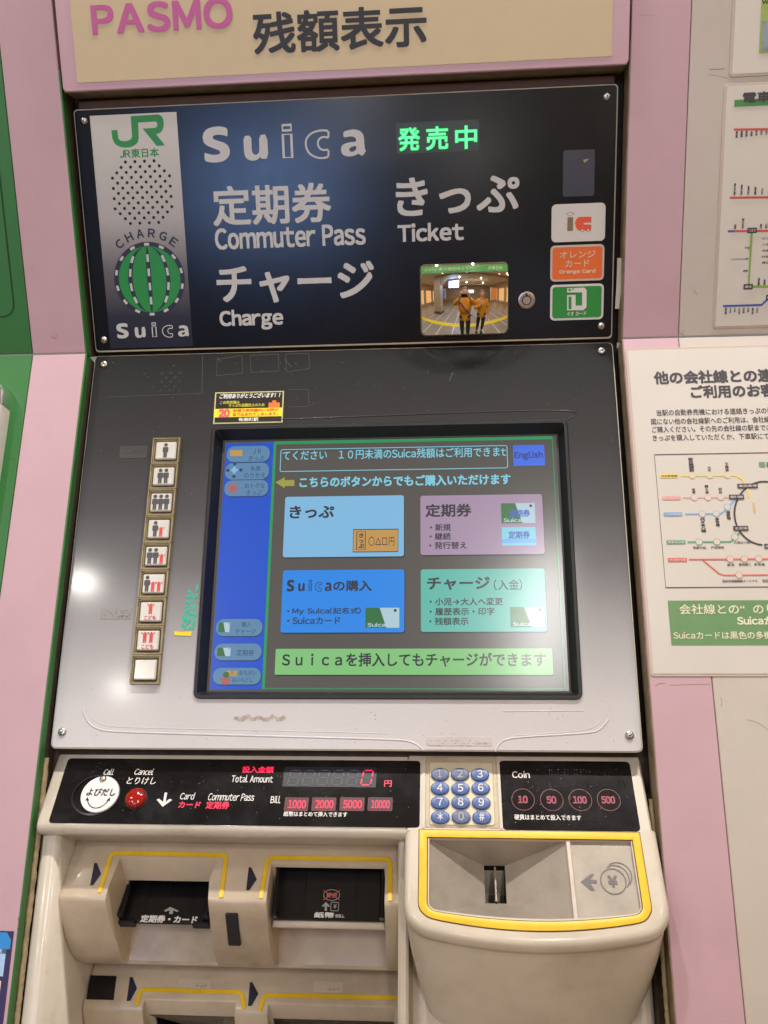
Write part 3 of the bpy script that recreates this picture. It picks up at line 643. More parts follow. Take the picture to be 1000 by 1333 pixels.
# --- control panel with the hole for the screen
f_ = lambda x0, y0, x1, y1, r: rr(x0, y0, x1, y1, r, 5)
op = f_(-.2463, -.3697, .2463, -.0030, .004); hole = f_(-.1250, -.3278, .2003, -.0805, .004)
edge = P_('panel_back', MB().ring(PB, f_(-.2470, -.3704, .2472, -.0024, .0045), f_(-.1245, -.3274, .1998, -.0809, .004), -.0004, -.0004).loft([[PB.p(x, y, -.008) for x, y in f_(-.2470, -.3704, .2472, -.0024, .0045)], [PB.p(x, y, -.0004) for x, y in f_(-.2470, -.3704, .2472, -.0024, .0045)]]), CREAM_E)
cp = MB(); cp.loft([[PB.p(x, y, -.0004) for x, y in op], [PB.p(x, y, .0004) for x, y in op], [PB.p(x, y, .0008) for x, y in inset(op, .0005)], [PB.p(x, y, .0008) for x, y in hole], [PB.p(x, y, -.006) for x, y in hole]])
zt, zb = 0 - FLOOR, -.325 - FLOOR
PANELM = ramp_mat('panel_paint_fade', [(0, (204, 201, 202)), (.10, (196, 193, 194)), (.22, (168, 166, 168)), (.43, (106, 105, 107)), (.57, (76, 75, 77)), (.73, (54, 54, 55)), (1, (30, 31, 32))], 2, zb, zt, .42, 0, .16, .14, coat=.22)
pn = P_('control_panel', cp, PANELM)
BF = PB.off(.0008)
N_ = sub(pn)
for c in ((135.5, 474.5), (783.3, 457), (81.4, 952.8), (819.5, 957.3)):
    x, y = BF.at(*c); inst(SCREW, BF, x, y, 0, pn)
def ridge(pts, r=.0009, name='pressed_edge', m=None):
    P = [BF.at(*p) for p in pts]
    # rounded path
    Q = []
    for i in range(len(P) - 1):
        for t in (0, .33, .66): Q.append((P[i][0] * (1 - t) + P[i + 1][0] * t, P[i][1] * (1 - t) + P[i + 1][1] * t))
    Q.append(P[-1]); 
    for _ in range(2): Q = [Q[0]] + [((a[0] + 2 * b[0] + c[0]) / 4, (a[1] + 2 * b[1] + c[1]) / 4) for a, b, c in zip(Q, Q[1:], Q[2:])] + [Q[-1]]
    b = MB(); b.tube([BF.p(x, y, -r * .45) for x, y in Q], r, 10)
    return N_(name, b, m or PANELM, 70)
ridge([(108, 925), (114, 941), (128, 950), (150, 953), (355, 958.5), (505, 962.5), (532, 964), (545, 970), (551, 977)], .0009)
ridge([(112, 921), (119, 935), (133, 944), (155, 947), (355, 951), (505, 955)], .0004)
ridge([(645, 978), (650, 967), (662, 960.5), (720, 957), (772, 954), (783, 949), (793, 936)], .0009)
ridge([(672, 957.5), (760, 952), (779, 944), (786, 932)], .0004)
ridge([(300, 548), (475, 542), (600, 537), (762, 532.5), (740, 546)], .0008)
ridge([(655, 926), (760, 925)], .0006)
# speaker holes of the panel
sh = MB()
for u, v in ((211.5, 486.5), (223, 486), (235, 485.5), (216.5, 492), (228.5, 491.5), (210.5, 497.5), (222.5, 497.5), (234, 496.5), (216, 503.5), (228, 503), (209.5, 509), (221, 508.5), (233, 508)):
    x, y = BF.at(u, v); sh.disc(BF, x, y, .0018, .0003, 10)
tag(N_('speaker_hole', sh, DARKHOLE), kind='stuff')
# rubbed outlines of stickers that are gone
gl = MB(); w_ = .00035
for r in (((283, 468), (315, 463), (316, 486), (282, 489)), ((326, 463), (363, 461), (363, 483), (327, 485)), ((372, 461), (402, 460), (403, 480), (373, 484))):
    gl.line(BF, [BF.at(*p) for p in r], w_, .0002, True)
gl.line(BF, [BF.at(*p) for p in ((376, 507), (402, 507), (402, 529), (376, 530))], w_, .0002)
for a in (((283, 465), (288, 472)), ((371, 468), (380, 478)), ((590, 484), (585, 496)), ((586, 486), (593, 488)), ((264, 463), (263, 512)), ((264, 512), (140, 517))): gl.line(BF, [BF.at(*p) for p in a], w_ * (2 if a[0][0] in (590,) else 1), .0002)
N_('scratch', gl, mat('scratch_grey', (74, 72, 71), .6))
# glue residue
gr = MB(); rg = random.Random(5)
for i in range(26):
    u = 308 + 61 * i / 25; v = 935 + 2 * math.sin(i * .9) + rg.uniform(-1, 1); x, y = BF.at(u, v); r = rg.uniform(.0008, .0022)
    gr.face([BF.p(x + r * rg.uniform(.6, 1.2) * 1.3 * math.cos(a), y + r * rg.uniform(.6, 1.2) * math.sin(a), .00012 + i * 3e-6) for a in circ(9)])
N_('glue_residue', gr, RESID)
# braille labels
def braille(pl, c, par, m, seed=1, tiny=None):
    q = q4(pl, *c); o = obj('braille_label', MB().plate(pl, rr(q[0], q[1], q[2], q[3], .0015), 0, .00025, .0001), m, par)
    b = MB(); r = random.Random(seed); n = int((q[2] - q[0]) / .0052)
    for i in range(n):
        for a in range(2):
            for j in range(3):
                if r.random() < .5:
                    b.lathe(pl, q[0] + .004 + i * .0050 + a * .0021, q[3] - .0026 - j * .0021, [(.0006, .00025), (.0004, .0006), (.0001, .0007)], 6)
    return o, b, q
def braille2(pl, c, m, seed, s=None):
    o, b, q = braille(pl, c, tm, m, seed); obj('braille_dots', b, m, o)
    if s:
        t_ = MB(); textl(pl, s, q[2] - .013, q[2] - .003, q[1] + .0012, q[1] + .0030, t_, .0004); obj('lettering', t_, INKG, o)
PANL = mat('braille_label_dark', (64, 62, 62), .3); PANM = mat('braille_label_mid', (128, 124, 124), .3); PANW = mat('braille_label_pale', (196, 188, 184), .3); BEIL = mat('braille_label_beige', (196, 184, 164), .3)
braille2(BF, ((157, 581), (192, 580), (192, 596), (155, 597)), PANL, 1)
braille2(BF, ((132, 791), (172, 791), (171, 806), (130, 806)), PANM, 2, 'コチラ')
braille2(BF, ((555, 958), (641, 960), (641, 972), (555, 970)), PANW, 3, 'スウジ ボタン')

# --- screen bezel
bz = MB(); bo0 = f_(-.1259, -.3287, .2012, -.0796, .0055); b1 = f_(-.1252, -.3280, .2005, -.0803, .005); b2 = f_(-.1228, -.3256, .1981, -.0828, .003)
b3 = f_(-.1176, -.3222, .1936, -.0893, .0012); b4 = f_(-.1160, -.3208, .1921, -.0906, .0004)
L = lambda o, n: [PB.p(x, y, n) for x, y in o]
P_('screen_bezel', bz.loft([L(bo0, .0006), L(bo0, .0022), L(b1, .0030), L(b2, .0030), L(b3, -.0088)]), BEZEL, 30)
P_('inner_bezel', MB().loft([L(b3, -.0086), L(b4, -.0089), L(b4, -.0100)]), BEZELG)

# --- touch screen
ts = P_('touch_screen', MB().box(PLCD, -.1162, .1924, -.3212, -.0902, -.003, 0), SBG)
T_ = sub(ts); PL_ = PLCD
def ln(pts, w, m, n=.0004, closed=False, name='screen_line'): return T_(name, MB().line(PL_, [PL_.at(*p) for p in pts], w, n, closed), m)
def btn(c, m, r=.0022, sh=True, name='screen_button', n=.0006, shm=SSH):
    q = q4(PL_, *c)
    if sh: T_('button_shadow', MB().flat(PL_, rr(q[0] + .0006, q[1] - .0010, q[2] + .0006, q[3] - .0004, r), n - .0002), shm)
    return T_(name, MB().plate(PL_, rr(*q, r), n - .0001, n, 0), m), q
def tx(s, bl, br, h, m, bold=0, n=.0010, mono=False, it=0, gap=.09, vertical=False): return text(PL_, s, bl, br, h, m, ts, n=n, bold=bold, mono=mono, it=it, gap=gap, vertical=vertical)
q = q4(PL_, (295, 577), (356, 577), (343, 897), (276, 898)); q = (-.1148, q[1], q[2], -.0915)
sbx = (PL_.at(355.5, 600)[0] + PL_.at(343, 890)[0]) / 2
T_('sidebar', MB().flat(PL_, [(-.1146, -.3196), (sbx, -.3196), (sbx, -.0920), (-.1146, -.0920)], .0003), SBLUE)
gx1 = (PL_.at(719.5, 580)[0] + PL_.at(735, 890)[0]) / 2
fr = rr(sbx + .001, -.3190, gx1, -.0928, .0006, 2)
T_('screen_line', MB().line(PL_, fr, .0008, .0006, True).line(PL_, [(sbx, -.0928), (gx1, -.0928)], .0030, .00065).line(PL_, [(sbx + .0008, -.0928), (sbx + .0008, -.3196)], .0026, .0007), SGRN)
# side pills
pills = [((296, 582), (352, 580), (351, 601), (295, 602), ('ＪＲ', 'きっぷ')), ((294, 604), (351, 602), (350, 624), (293, 625), ('私鉄', 'のりかえ')), ((293, 626.5), (350, 624.5), (349, 645.5), (292, 646.5), ('おトクな', 'きっぷ')),
         ((282, 807), (342, 805), (342, 827), (281, 829), ('購入', 'チャージ')), ((280, 839), (341, 837), (341, 858), (279, 861), ('定期券',)), ((278, 870), (340, 869), (340, 890), (277, 892), ('買いまちがい', '払いもどし'))]
for i, (a, b, c, d, ls) in enumerate(pills):
    o, q = btn((a, b, c, d), SPILL, .0068, True, 'side_button', .0008, SPILLS)
    xm = a[0] + 39; w = 9 if i else 8
    if len(ls) == 2:
        w1 = {'ＪＲ': 10, '私鉄': 13, 'おトクな': 26, '購入': 13, '買いまちがい': 34}[ls[0]]; w2 = {'きっぷ': 20, 'のりかえ': 28, 'チャージ': 27, '払いもどし': 27}[ls[1]]
        tx(ls[0], (xm - w1 / 2, a[1] + 9.5), (xm + w1 / 2, a[1] + 9.2), 6.5, SINKB, n=.0011)
        tx(ls[1], (xm - w2 / 2 - 1, a[1] + 18.5), (xm + w2 / 2 - 1, a[1] + 18.2), 6.5, SINKB, n=.0011)
    else: tx(ls[0], (xm - 11, a[1] + 15), (xm + 12, a[1] + 14.7), 8, SINKB, n=.0011)
ic = MB(); qq = q4(PL_, (300, 587), (316, 586), (316, 594), (300, 594.5)); ic.flat(PL_, [(qq[0], qq[1]), (qq[2], qq[1]), (qq[2], qq[3]), (qq[0], qq[3])], .0011)
T_('ticket_icon', ic, STAN); ic = MB()
x, y = PL_.at(304, 881.5); ic.flat(PL_, [(x - .0065, y + .001), (x + .0035, y + .001), (x + .0035, y + .0055), (x - .0065, y + .0055)], .0011); T_('ticket_icon', ic, STAN)
x, y = PL_.at(305.5, 612.5); ic = MB(); r = .0040
ic.face([PL_.p(x + r * (1 if i % 2 == 0 else .62) * math.cos(R_(i * 45)), y + r * (1 if i % 2 == 0 else .62) * math.sin(R_(i * 45)), .0011) for i in range(8)]); T_('transfer_icon', ic, STK)
ic = MB()
for dx_, dy_ in ((-.0062, 0), (.0062, 0), (0, .0062), (0, -.0062)): ic.disc(PL_, x + dx_, y + dy_, .0017, .0011, 8)
T_('transfer_icon', ic, SINKB)
x, y = PL_.at(303.5, 635.5); T_('stamp_icon', MB().ring(PL_, [(x + .0052 * math.cos(a), y + .0052 * math.sin(a)) for a in circ(24)], [(x + .0042 * math.cos(a), y + .0042 * math.sin(a)) for a in circ(24)], .0011, .0011).disc(PL_, x, y, .0034, .0011, 6), SRED)
x, y = PL_.at(293, 888); T_('stamp_icon', MB().disc(PL_, x + .0006, y + .0018, .0042, .0012, 16), SRED); T_('leaf_icon', MB().disc(PL_, x + .0010, y + .0062, .0028, .0013, 10), SCG)
def card(c, lettering, n=.0012, circ_=True):
    q = q4(PL_, *c); w = q[2] - q[0]; h = q[3] - q[1]
    T_('card_icon', MB().flat(PL_, [(q[0], q[1]), (q[2], q[1]), (q[2], q[3]), (q[0], q[3])], n), SCW)
    T_('card_icon', MB().flat(PL_, [(q[0], q[1]), (q[0] + w * .62, q[1]), (q[0] + w * .42, q[3]), (q[0], q[3])], n + .0001), SCG)
    b = MB(); b.disc(PL_, q[2] - w * .12, q[3] - h * .14, w * .045, n + .0001, 10); T_('card_icon', b, SINK)
    if lettering:
        b = MB(); textl(PL_, 'Suica', q[0] + w * .06, q[0] + w * .60, q[1] + h * .05, q[1] + h * .25, b, n + .0002, .04); T_('lettering', b, SCW)
card(((286, 811), (300, 810.5), (299, 823), (284, 823.5)), False); card(((284, 844), (301, 843), (300, 854), (283, 854.5)), False)
# ticker
T_('ticker_frame', MB().line(PL_, rr(*q4(PL_, (366, 585), (660, 581), (661, 610), (365, 613.5)), .0015, 3), .0007, .0007, True), SCY)
tx('てください　１０円未満のSuica残額はご利用できまt', (368, 600), (659, 594.5), 12.5, SCY, .01)
o, q = btn(((668, 580), (709, 579), (709, 606), (668, 607)), SENG, .0008, False)
tx('English', (670, 599.5), (707, 598.5), 11, SINKB, .02)
# arrow + line
T_('arrow_icon', poly(MB(), PL_, [PL_.at(*p) for p in ((359, 628.5), (371, 621.5), (371, 625.5), (383.5, 625), (383.5, 633), (371, 633), (371, 636))], .0008), SYE)
tx('こちらのボタンからでもご購入いただけます', (390, 635), (665, 631.5), 14, SCY, .03)
# four big buttons
btn(((372, 647), (526, 645), (526, 724), (368, 726)), STK); btn(((548, 646), (706, 643), (709, 722), (547, 722)), SPS)
btn(((368, 743), (526, 741), (527, 823), (366, 824)), SSU); btn(((548, 741.5), (710, 740), (711, 822), (548, 823)), SCH)
o, q = btn(((359, 846), (719, 843), (720, 878), (358, 879)), SMSG, .0012)
tx('きっぷ', (377, 676), (435, 674), 16.5, SINK, .03)
q = q4(PL_, (461, 690), (519, 689), (518, 718.5), (459, 719)); T_('ticket_icon', MB().flat(PL_, [(q[0], q[1]), (q[2], q[1]), (q[2], q[3]), (q[0], q[3])], .0009), STAN)
T_('ticket_icon', MB().line(PL_, [(q[0], q[1]), (q[2], q[1]), (q[2], q[3]), (q[0], q[3])], .0006, .0011, True), SINK)
T_('ticket_icon', MB().line(PL_, [PL_.at(*p) for p in ((465, 692.5), (476, 692.3), (475.5, 716), (464.5, 716.3))], .0005, .0012, True), SINK)
tx('きっぷ', (466.5, 714.5), (474, 714.3), 20, SINK, .01, vertical=True, n=.0013); tx('〇△□円', (480, 711.5), (513.5, 710.5), 12, SINK, 0, n=.0013)
tx('定期券', (554, 674), (614, 672.5), 17, SINK, .025)
tx('・新規', (560, 692), (587, 691.3), 9.5, SINK, .02); tx('・継続', (559.5, 703.5), (587, 703), 9.5, SINK, .02); tx('・発行替え', (559, 715.5), (608, 714.5), 9.5, SINK, .02)
card(((653, 656), (696, 655), (697, 681), (652, 682)), True); tx('定期券', (663, 674), (690, 673), 9.5, SBT, .03, n=.0016)
q = q4(PL_, (654, 687), (697, 686), (698, 710), (653, 711)); T_('pass_icon', MB().flat(PL_, [(q[0], q[1]), (q[2], q[1]), (q[2], q[3]), (q[0], q[3])], .0009), SCY)
T_('pass_icon', MB().flat(PL_, [(q[0], q[1] + .0022), (q[2], q[1] + .0022), (q[2], q[1] + .006), (q[0], q[1] + .006)], .0010), SLB); tx('定期券', (662, 702), (690, 701.5), 10, SBT, .03, n=.0013)
logo(PL_, ts, (373.5, 771), (432, 769.5), 15.5, SINK, SSU, .0010); tx('の購入', (434, 770.5), (484, 769), 14, SINK, .025)
tx('・My Suica(記名式)', (374, 801.5), (470, 800), 9.5, SINK, .02); tx('・Suicaカード', (374, 813.5), (443, 812.5), 9.5, SINK, .02)
card(((477, 792), (520, 791), (520, 817), (475, 818)), True); card(((665, 791), (708, 790), (709, 816), (664, 817)), True)
tx('チャージ', (556, 769), (638, 767.5), 17, SINK, .03); tx('(入金)', (643, 769), (680, 768), 14, SINK, .01)
tx('・小児→大人へ変更', (559.5, 789), (655, 787.5), 10, SINK, .02); tx('・履歴表示・印字', (559.5, 802), (644, 800.5), 10, SINK, .02); tx('・残額表示', (559, 814.5), (610, 813.5), 10, SINK, .02)
tx('Ｓｕｉｃａを挿入してもチャージができます', (367, 870), (711, 866), 18, SINK, .02)

# --- passenger number buttons
PBn = LO
fw, fh = .0262, .0262
def pict(mb, x, y, h, child=False, n=.0046):
    r = h * .13; mb.disc(LO, x, y + h * .40, r, n, 10)
    if child:
        P = [(-.30, .42), (-.20, .16), (-.16, -.12), (-.17, -.5), (-.03, -.5), (0, -.22), (.03, -.5), (.17, -.5), (.16, -.12), (.20, .16), (.30, .42), (.38, .38), (.28, .05), (.12, .24), (-.12, .24), (-.28, .05), (-.38, .38)]
        P = [(-.17, .24), (-.40, .46), (-.30, .52), (-.12, .30), (.12, .30), (.30, .52), (.40, .46), (.17, .24), (.17, -.5), (.03, -.5), (0, -.18), (-.03, -.5), (-.17, -.5)]
    else:
        P = [(-.16, .24), (.16, .24), (.19, .18), (.19, -.12), (.12, -.12), (.12, -.5), (.01, -.5), (0, -.1), (-.01, -.5), (-.12, -.5), (-.12, -.12), (-.19, -.12), (-.19, .18)]
    P = [(x + a * h, y + b * h) for a, b in P]
    poly(mb, LO, P, n)
def frame_button():
    f0 = rr(-fw / 2, -fh / 2, fw / 2, fh / 2, .0003, 1); f1 = rr(-fw / 2 + .0022, -fh / 2 + .0018, fw / 2 - .0022, fh / 2 - .0022, .0006, 1); f2 = rr(-.0100, -.0096, .0100, .0088, .0010, 1)
    c0 = rr(-.0096, -.0092, .0096, .0086, .0012, 4)
    b = MB(); b.loft([[LO.p(x, y, 0) for x, y in f0], [LO.p(x, y, .0040) for x, y in inset(f0, .0002)], [LO.p(x, y, .0040) for x, y in inset(f0, .0012)], [LO.p(x, y, .0026) for x, y in inset(f0, .0014)], [LO.p(x, y, .0026) for x, y in f1], [LO.p(x, y, .0002) for x, y in f2]])
    fo = obj('passenger_button', b, BRASSY, None)
    k = obj('key_cap', MB().plate(LO, c0, -.001, .0042, .0010), KEYCAP, None, 0); k.parent = fo
    w = obj('button_well', MB().box(LO, -.0104, .0104, -.0102, .0096, -.001, .0003), mat('button_well_brown', (60, 48, 36), .5, var=.3), None); w.parent = fo
    return fo
FB = frame_button()
tb = [BF.at(217.5, 588), BF.at(191, 872)]
kinds = ['a', 'aa', 'aaa', 'ac', 'aac', 'acc', 'k', 'kk', '']
for i, kd in enumerate(kinds):
    t = i / 8; x = tb[0][0] * (1 - t) + tb[1][0] * t; y = tb[0][1] * (1 - t) + tb[1][1] * t
    if i == 0:
        step = (tb[0][1] - tb[1][1]) / 8
        sf = step / fh
        FBK = list(FB.children)
        for m_ in [FB] + FBK:
            for v in m_.data.vertices: v.co.y *= sf * .997
        o = first(FB, BF, x, y, 0, tm)
    else:
        o = FB.copy(); COL.objects.link(o); o.parent = tm; o.matrix_local = Matrix.Translation(-WLOC[tm.name]) @ BF.frame(x, y, 0)
        for q_ in FBK: c_ = q_.copy(); COL.objects.link(c_); c_.parent = o
    mk, mr_ = MB(), MB(); n = len(kd)
    if 'k' in kd:
        for j in range(n): pict(mr_, (j - (n - 1) / 2) * .0056, .0022, .0092, True, .0044)
        textl(LO, 'こども', -.0052, .0056, -.0076, -.0036, mr_, .0044, .04)
    else:
        wd_ = .0054
        for j, c in enumerate(kd):
            xx = (j - (n - 1) / 2) * wd_
            if c == 'a': pict(mk, xx, -.0004, .0140, False, .0044)
            else: pict(mr_, xx, -.0032, .0088, True, .0044)
    base = BF.frame(x, y, 0)
    for b_, m_ in ((mk, PICTOK), (mr_, PICTOR)):
        if b_.v:
            p = obj('pictogram', b_, m_, None); p.parent = o

# --- black notice sticker and torn stickers on the panel
st = thing('notice_sticker', 'small black and yellow notice sticker above the left end of the touch screen', 'sticker', BF.p(*BF.at(323, 545)))
q = q4(BF, (280.5, 511), (370, 509), (368, 549.5), (277.5, 552.5))
obj('sheet', MB().box(BF, *(q[0], q[2], q[1], q[3]), 0, .0003), mat('sticker_border', (190, 186, 130), .3), st)
obj('print', MB().box(BF, q[0] + .0012, q[2] - .0012, q[1] + .0011, q[3] - .0011, .0003, .00035), mat('sticker_black', (44, 38, 36), .3), st)
h_ = q[3] - q[1]; obj('print', MB().box(BF, q[0] + .0004, q[2] - .0010, q[1] + h_ * .20, q[1] + h_ * .47, .00036, .0004), mat('sticker_yellow', (236, 214, 44), .35), st)
STW = mat('sticker_white', (220, 218, 214), .4); STY = mat('sticker_yellow_ink', (190, 190, 60), .4); STR = mat('sticker_red', (214, 70, 50), .4); STO = mat('sticker_orange', (222, 120, 50), .4)
stx = lambda s, bl, br, h, m, bold=.02, n=.0005, it=0: text(BF, s, bl, br, h, m, st, n=n, bold=bold, it=it)
stx('ご利用ありがとうございます！！', (285.5, 520.5), (364, 516.5), 6.5, STW, .03, it=.2)
stx('この券売機は', (286.5, 526.5), (312, 526), 4.3, STY); stx('きっぷの盗難防止のため', (298, 530.5), (344.5, 529), 4.3, STY)
stx('20', (284.5, 544), (299, 543.5), 11, mat('sticker_pink', (226, 90, 100), .4), .07)
stx('秒程で券売機内に切符が', (303.5, 537.2), (363, 535.5), 4.2, STR, .03); stx('取り込まれてしまいます。', (303, 542.5), (362, 540.5), 4.2, STR, .03)
stx('有楽町駅', (310.5, 549), (336.5, 548), 4.8, STW, .03)
q2 = q4(BF, (350, 524.5), (364.5, 524), (364, 530.5), (349.5, 531)); obj('print', MB().box(BF, q2[0], q2[2], q2[1], q2[3], .0004, .00045).box(BF, (q2[0] + q2[2]) / 2 - .0018, (q2[0] + q2[2]) / 2 + .0018, q2[3], q2[3] + .0022, .0004, .00045), STO, st)
rs = random.Random(11)
tt = thing('torn_sticker', 'shredded teal sticker remains beside the column of passenger buttons', 'sticker', BF.p(*BF.at(245, 790)))
tmb = MB()
C1 = [(258, 751), (254, 775), (246, 768), (240, 792), (235, 815), (243, 820), (250, 817), (253, 821), (257, 790)]
def inside(p, P):
    c = False; j = len(P) - 1
    for i in range(len(P)):
        if (P[i][1] > p[1]) != (P[j][1] > p[1]) and p[0] < (P[j][0] - P[i][0]) * (p[1] - P[i][1]) / (P[j][1] - P[i][1]) + P[i][0]: c = not c
        j = i
    return c
k = 0
while k < 150:
    u, v = rs.uniform(233, 259), rs.uniform(750, 822)
    if not inside((u, v), C1): continue
    if 246 < u < 250 and 782 < v < 812 and rs.random() < .8: continue
    x, y = BF.at(u, v); r = rs.uniform(.0005, .0013); a0 = rs.uniform(0, 6)
    tmb.face([BF.p(x + r * rs.uniform(.5, 1.2) * math.cos(a0 + a) * 1.1, y + r * rs.uniform(.6, 1.4) * math.sin(a0 + a) * 1.2, .0001 + k * 2e-6) for a in circ(6)]); k += 1
obj('sticker_shreds', tmb, TEALS, tt)
yt = tag(obj('tape_mark', MB().plate(BF, [BF.at(*p) for p in ((227, 827), (227.5, 821.5), (236, 822.8), (249.5, 822), (249, 828), (236, 827.5))][::-1][::-1], 0, .0005), YELLOWT, None), 'short strip of yellow tape under the torn teal sticker', 'tape')
yt.data.transform(Matrix.Translation(-BF.p(*BF.at(238, 825)))); yt.location = BF.p(*BF.at(238, 825))

# ------------------------------------------------------------------ console
def prism(name, prof, xs, m, ends=.0025, bev=0):
    """sweep of a (y, z) profile along x with slightly rounded ends"""
    P = [Vector((0, y, z)) for y, z in prof]
    ce = sum(P, Vector()) / len(P)
    def at_(x, d):
        o = inset([(p.y, p.z) for p in P], d) if d else [(p.y, p.z) for p in P]
        return [Vector((x, a, b)) for a, b in o]
    area = sum(P[i - 1].y * P[i].z - P[i].y * P[i - 1].z for i in range(len(P)))
    s = 1 if area > 0 else -1
    e = ends; L = []
    if e: L += [at_(xs[0], s * e), at_(xs[0] + e * .3, s * e * .35), at_(xs[0] + e, 0)]
    else: L += [at_(xs[0], 0)]
    L += [at_(xs[1], 0)]
    b = MB().loft(L, True, True, True)
    return b
cprof = [(-.150, -.3265), (-.2129, -.3699), (-.2150, -.3716), (-.2166, -.3742), (-.2172, -.3770), (-.2166, -.3798), (-.2146, -.3824), (-.2100, -.3858), (-.1840, -.4080), (-.13, -.4080), (-.13, -.335)]
con = P_('console', prism('console', cprof, (-.2470, .0560), CREAM), CREAM, 40)
con2 = P_('console_top', MB().box(PC, .05602, .2475, -.0640, .0195, -.03, 0, .0015), CREAM, 40)
def strip(out, m=BLKGLOSS, n=.0004): return P_('indicator_panel', MB().plate(PC, out, 0, n, .0001), m)
CS = PC.off(.0004)
a = strip(rr(-.2363, -.0603, .0668, -.0030, .0030)); b = strip(rr(.1320, -.0612, .2385, -.0022, .0035))
C_ = sub(a)
WH = WHITEPR
def ct(s, bl, br, h, m, bold=.02, par=a, n=.0003, it=0, name='lettering', gap=.09): return text(CS, s, bl, br, h, m, par, n=n, bold=bold, it=it, name=name, gap=gap)
ct('Call', (134, 1009), (147, 1009), 8, WH, .012, it=.2); ct('Cancel', (174, 1009), (199, 1009), 8.5, WH, .012, it=.2); ct('とりけし', (164, 1021), (202, 1021), 9, WH, .012, it=.15)
ct('Card', (233.5, 1041), (252, 1041), 9, WH, .012, it=.12); ct('Commuter Pass', (270, 1042), (330, 1043), 9.5, WH, .012, it=.12, gap=.07)
ct('カード', (231.5, 1052), (260, 1052), 8.5, LEDR, .04, name='led_lettering', it=.1); ct('定期券', (267.5, 1053), (298, 1053.5), 10, LEDR, .03, name='led_lettering')
ct('投入金額', (315, 1006), (356, 1006.5), 8.5, LEDR, .035, name='led_lettering'); ct('Total Amount', (301, 1018.5), (355, 1019), 9.5, WH, .012)
ct('Bill', (352, 1045.5), (365, 1046), 9.5, WH, .012); ct('紙幣はまとめて挿入できます', (369, 1063), (452, 1063.5), 6.5, WH, .02)
ar_ = [CS.at(*p) for p in ((204, 1041), (207.5, 1040), (212.5, 1044), (214.5, 1032), (218, 1032), (216, 1044), (221, 1040), (224.5, 1041.5), (212, 1050.5))]
C_('arrow_print', poly(MB(), CS, ar_, .0003), WH)
q = q4(CS, (370, 998), (490, 999), (490, 1025), (368, 1024)); C_('amount_window', MB().flat(CS, rr(*q, .001), .0001), led('amount_window_dark', (26, 25, 38), .7))
def seven(cx, cy, h, m_on, m_off, on):
    w = h * .62; sh = .16; bo_, bf = MB(), MB(); t = h * .085
    S7 = {'a': ((-1, 1), (1, 1)), 'g': ((-1, 0), (1, 0)), 'd': ((-1, -1), (1, -1)), 'f': ((-1, 1), (-1, 0)), 'b': ((1, 1), (1, 0)), 'e': ((-1, 0), (-1, -1)), 'c': ((1, 0), (1, -1))}
    for k, (p, q) in S7.items():
        pp = [(cx + a_ * w / 2 + b_ * h / 2 * sh, cy + b_ * h / 2) for a_, b_ in (p, q)]
        d = Vector((pp[1][0] - pp[0][0], pp[1][1] - pp[0][1])); d.normalize(); g_ = t * .75
        pp = [(pp[0][0] + d.x * g_, pp[0][1] + d.y * g_), (pp[1][0] - d.x * g_, pp[1][1] - d.y * g_)]
        (bo_ if k in on else bf).line(CS, pp, t * 1.15 if k in on else t * .55, .0003)
    if bo_.v: C_('lit_segment', bo_, m_on)
    if bf.v: C_('unlit_segment', bf, m_off)
for i in range(6):
    u = 383 + i * 19.0; x, y = CS.at(u, 1012.5); seven(x, y, .0128, LEDR, LEDOFF, 'abcdef' if i == 5 else '')
ct('円', (500, 1024.5), (510, 1024.5), 8.5, LEDR, .03, name='led_lettering')
for s, u0, u1 in (('1000', 371.5, 401), ('2000', 407, 437), ('5000', 443.5, 474), ('10000', 480, 510.5)):
    q = q4(CS, (u0, 1038.5), (u1, 1038.8), (u1, 1055.5), (u0 - 1, 1055)); o = rr(*q, .0004, 2)
    C_('lamp_window', MB().flat(CS, o, .0001), LEDRB if u0 < 470 else LEDWIN); C_('lamp_frame', MB().line(CS, o, .0006, .0002, True), LEDRD)
    ct(s, (u0 + 3, 1052.5), (u1 - 3, 1052.8), 11, LEDR, .035, name='led_lettering')
# right hand panel
def cb_(s, bl, br, h, m, bold=.02, name='lettering'): return text(CS, s, bl, br, h, m, b, n=.0003, bold=bold, name=name)
cb_('Coin', (667, 1013), (690, 1013), 9, WH, .02); cb_('硬貨はまとめて投入できます', (670, 1067.5), (757, 1068), 7, WH, .02)
for s, u, v in (('10', 681, 1041), ('50', 718.3, 1041.5), ('100', 755.5, 1041.5), ('500', 792.5, 1041.5)):
    x, y = CS.at(u, v); r = .0093
    obj('lamp_ring', MB().ring(CS, [(x + r * math.cos(q), y + r * math.sin(q)) for q in circ(32)], [(x + (r - .0006) * math.cos(q), y + (r - .0006) * math.sin(q)) for q in circ(32)], .0003, .0003), LEDRD, b)
    w = 6.5 if len(s) == 2 else 9; cb_(s, (u - w, v + 5), (u + w, v + 5), 10, led('led_red_mid', (200, 30, 74), .7), .05, 'led_lettering')
bd = MB(); rb = random.Random(9)
for (u0, u1, v) in ((715, 765, 1002), (772, 812, 1003), (715, 735, 1017), (745, 815, 1018), (690, 700, 1020)):
    u = u0
    while u < u1:
        for dv in (0, 3.2, 6.2):
            for du in (0, 3.4):
                if rb.random() < .55:
                    x, y = CS.at(u + du, v + dv); bd.lathe(CS, x, y, [(.0006, 0), (.0004, .0004), (.0001, .0005)], 6)
        u += 8.2
tag(obj('braille_dots', bd, BLKGLOSS, b), kind='stuff')
bd = MB()
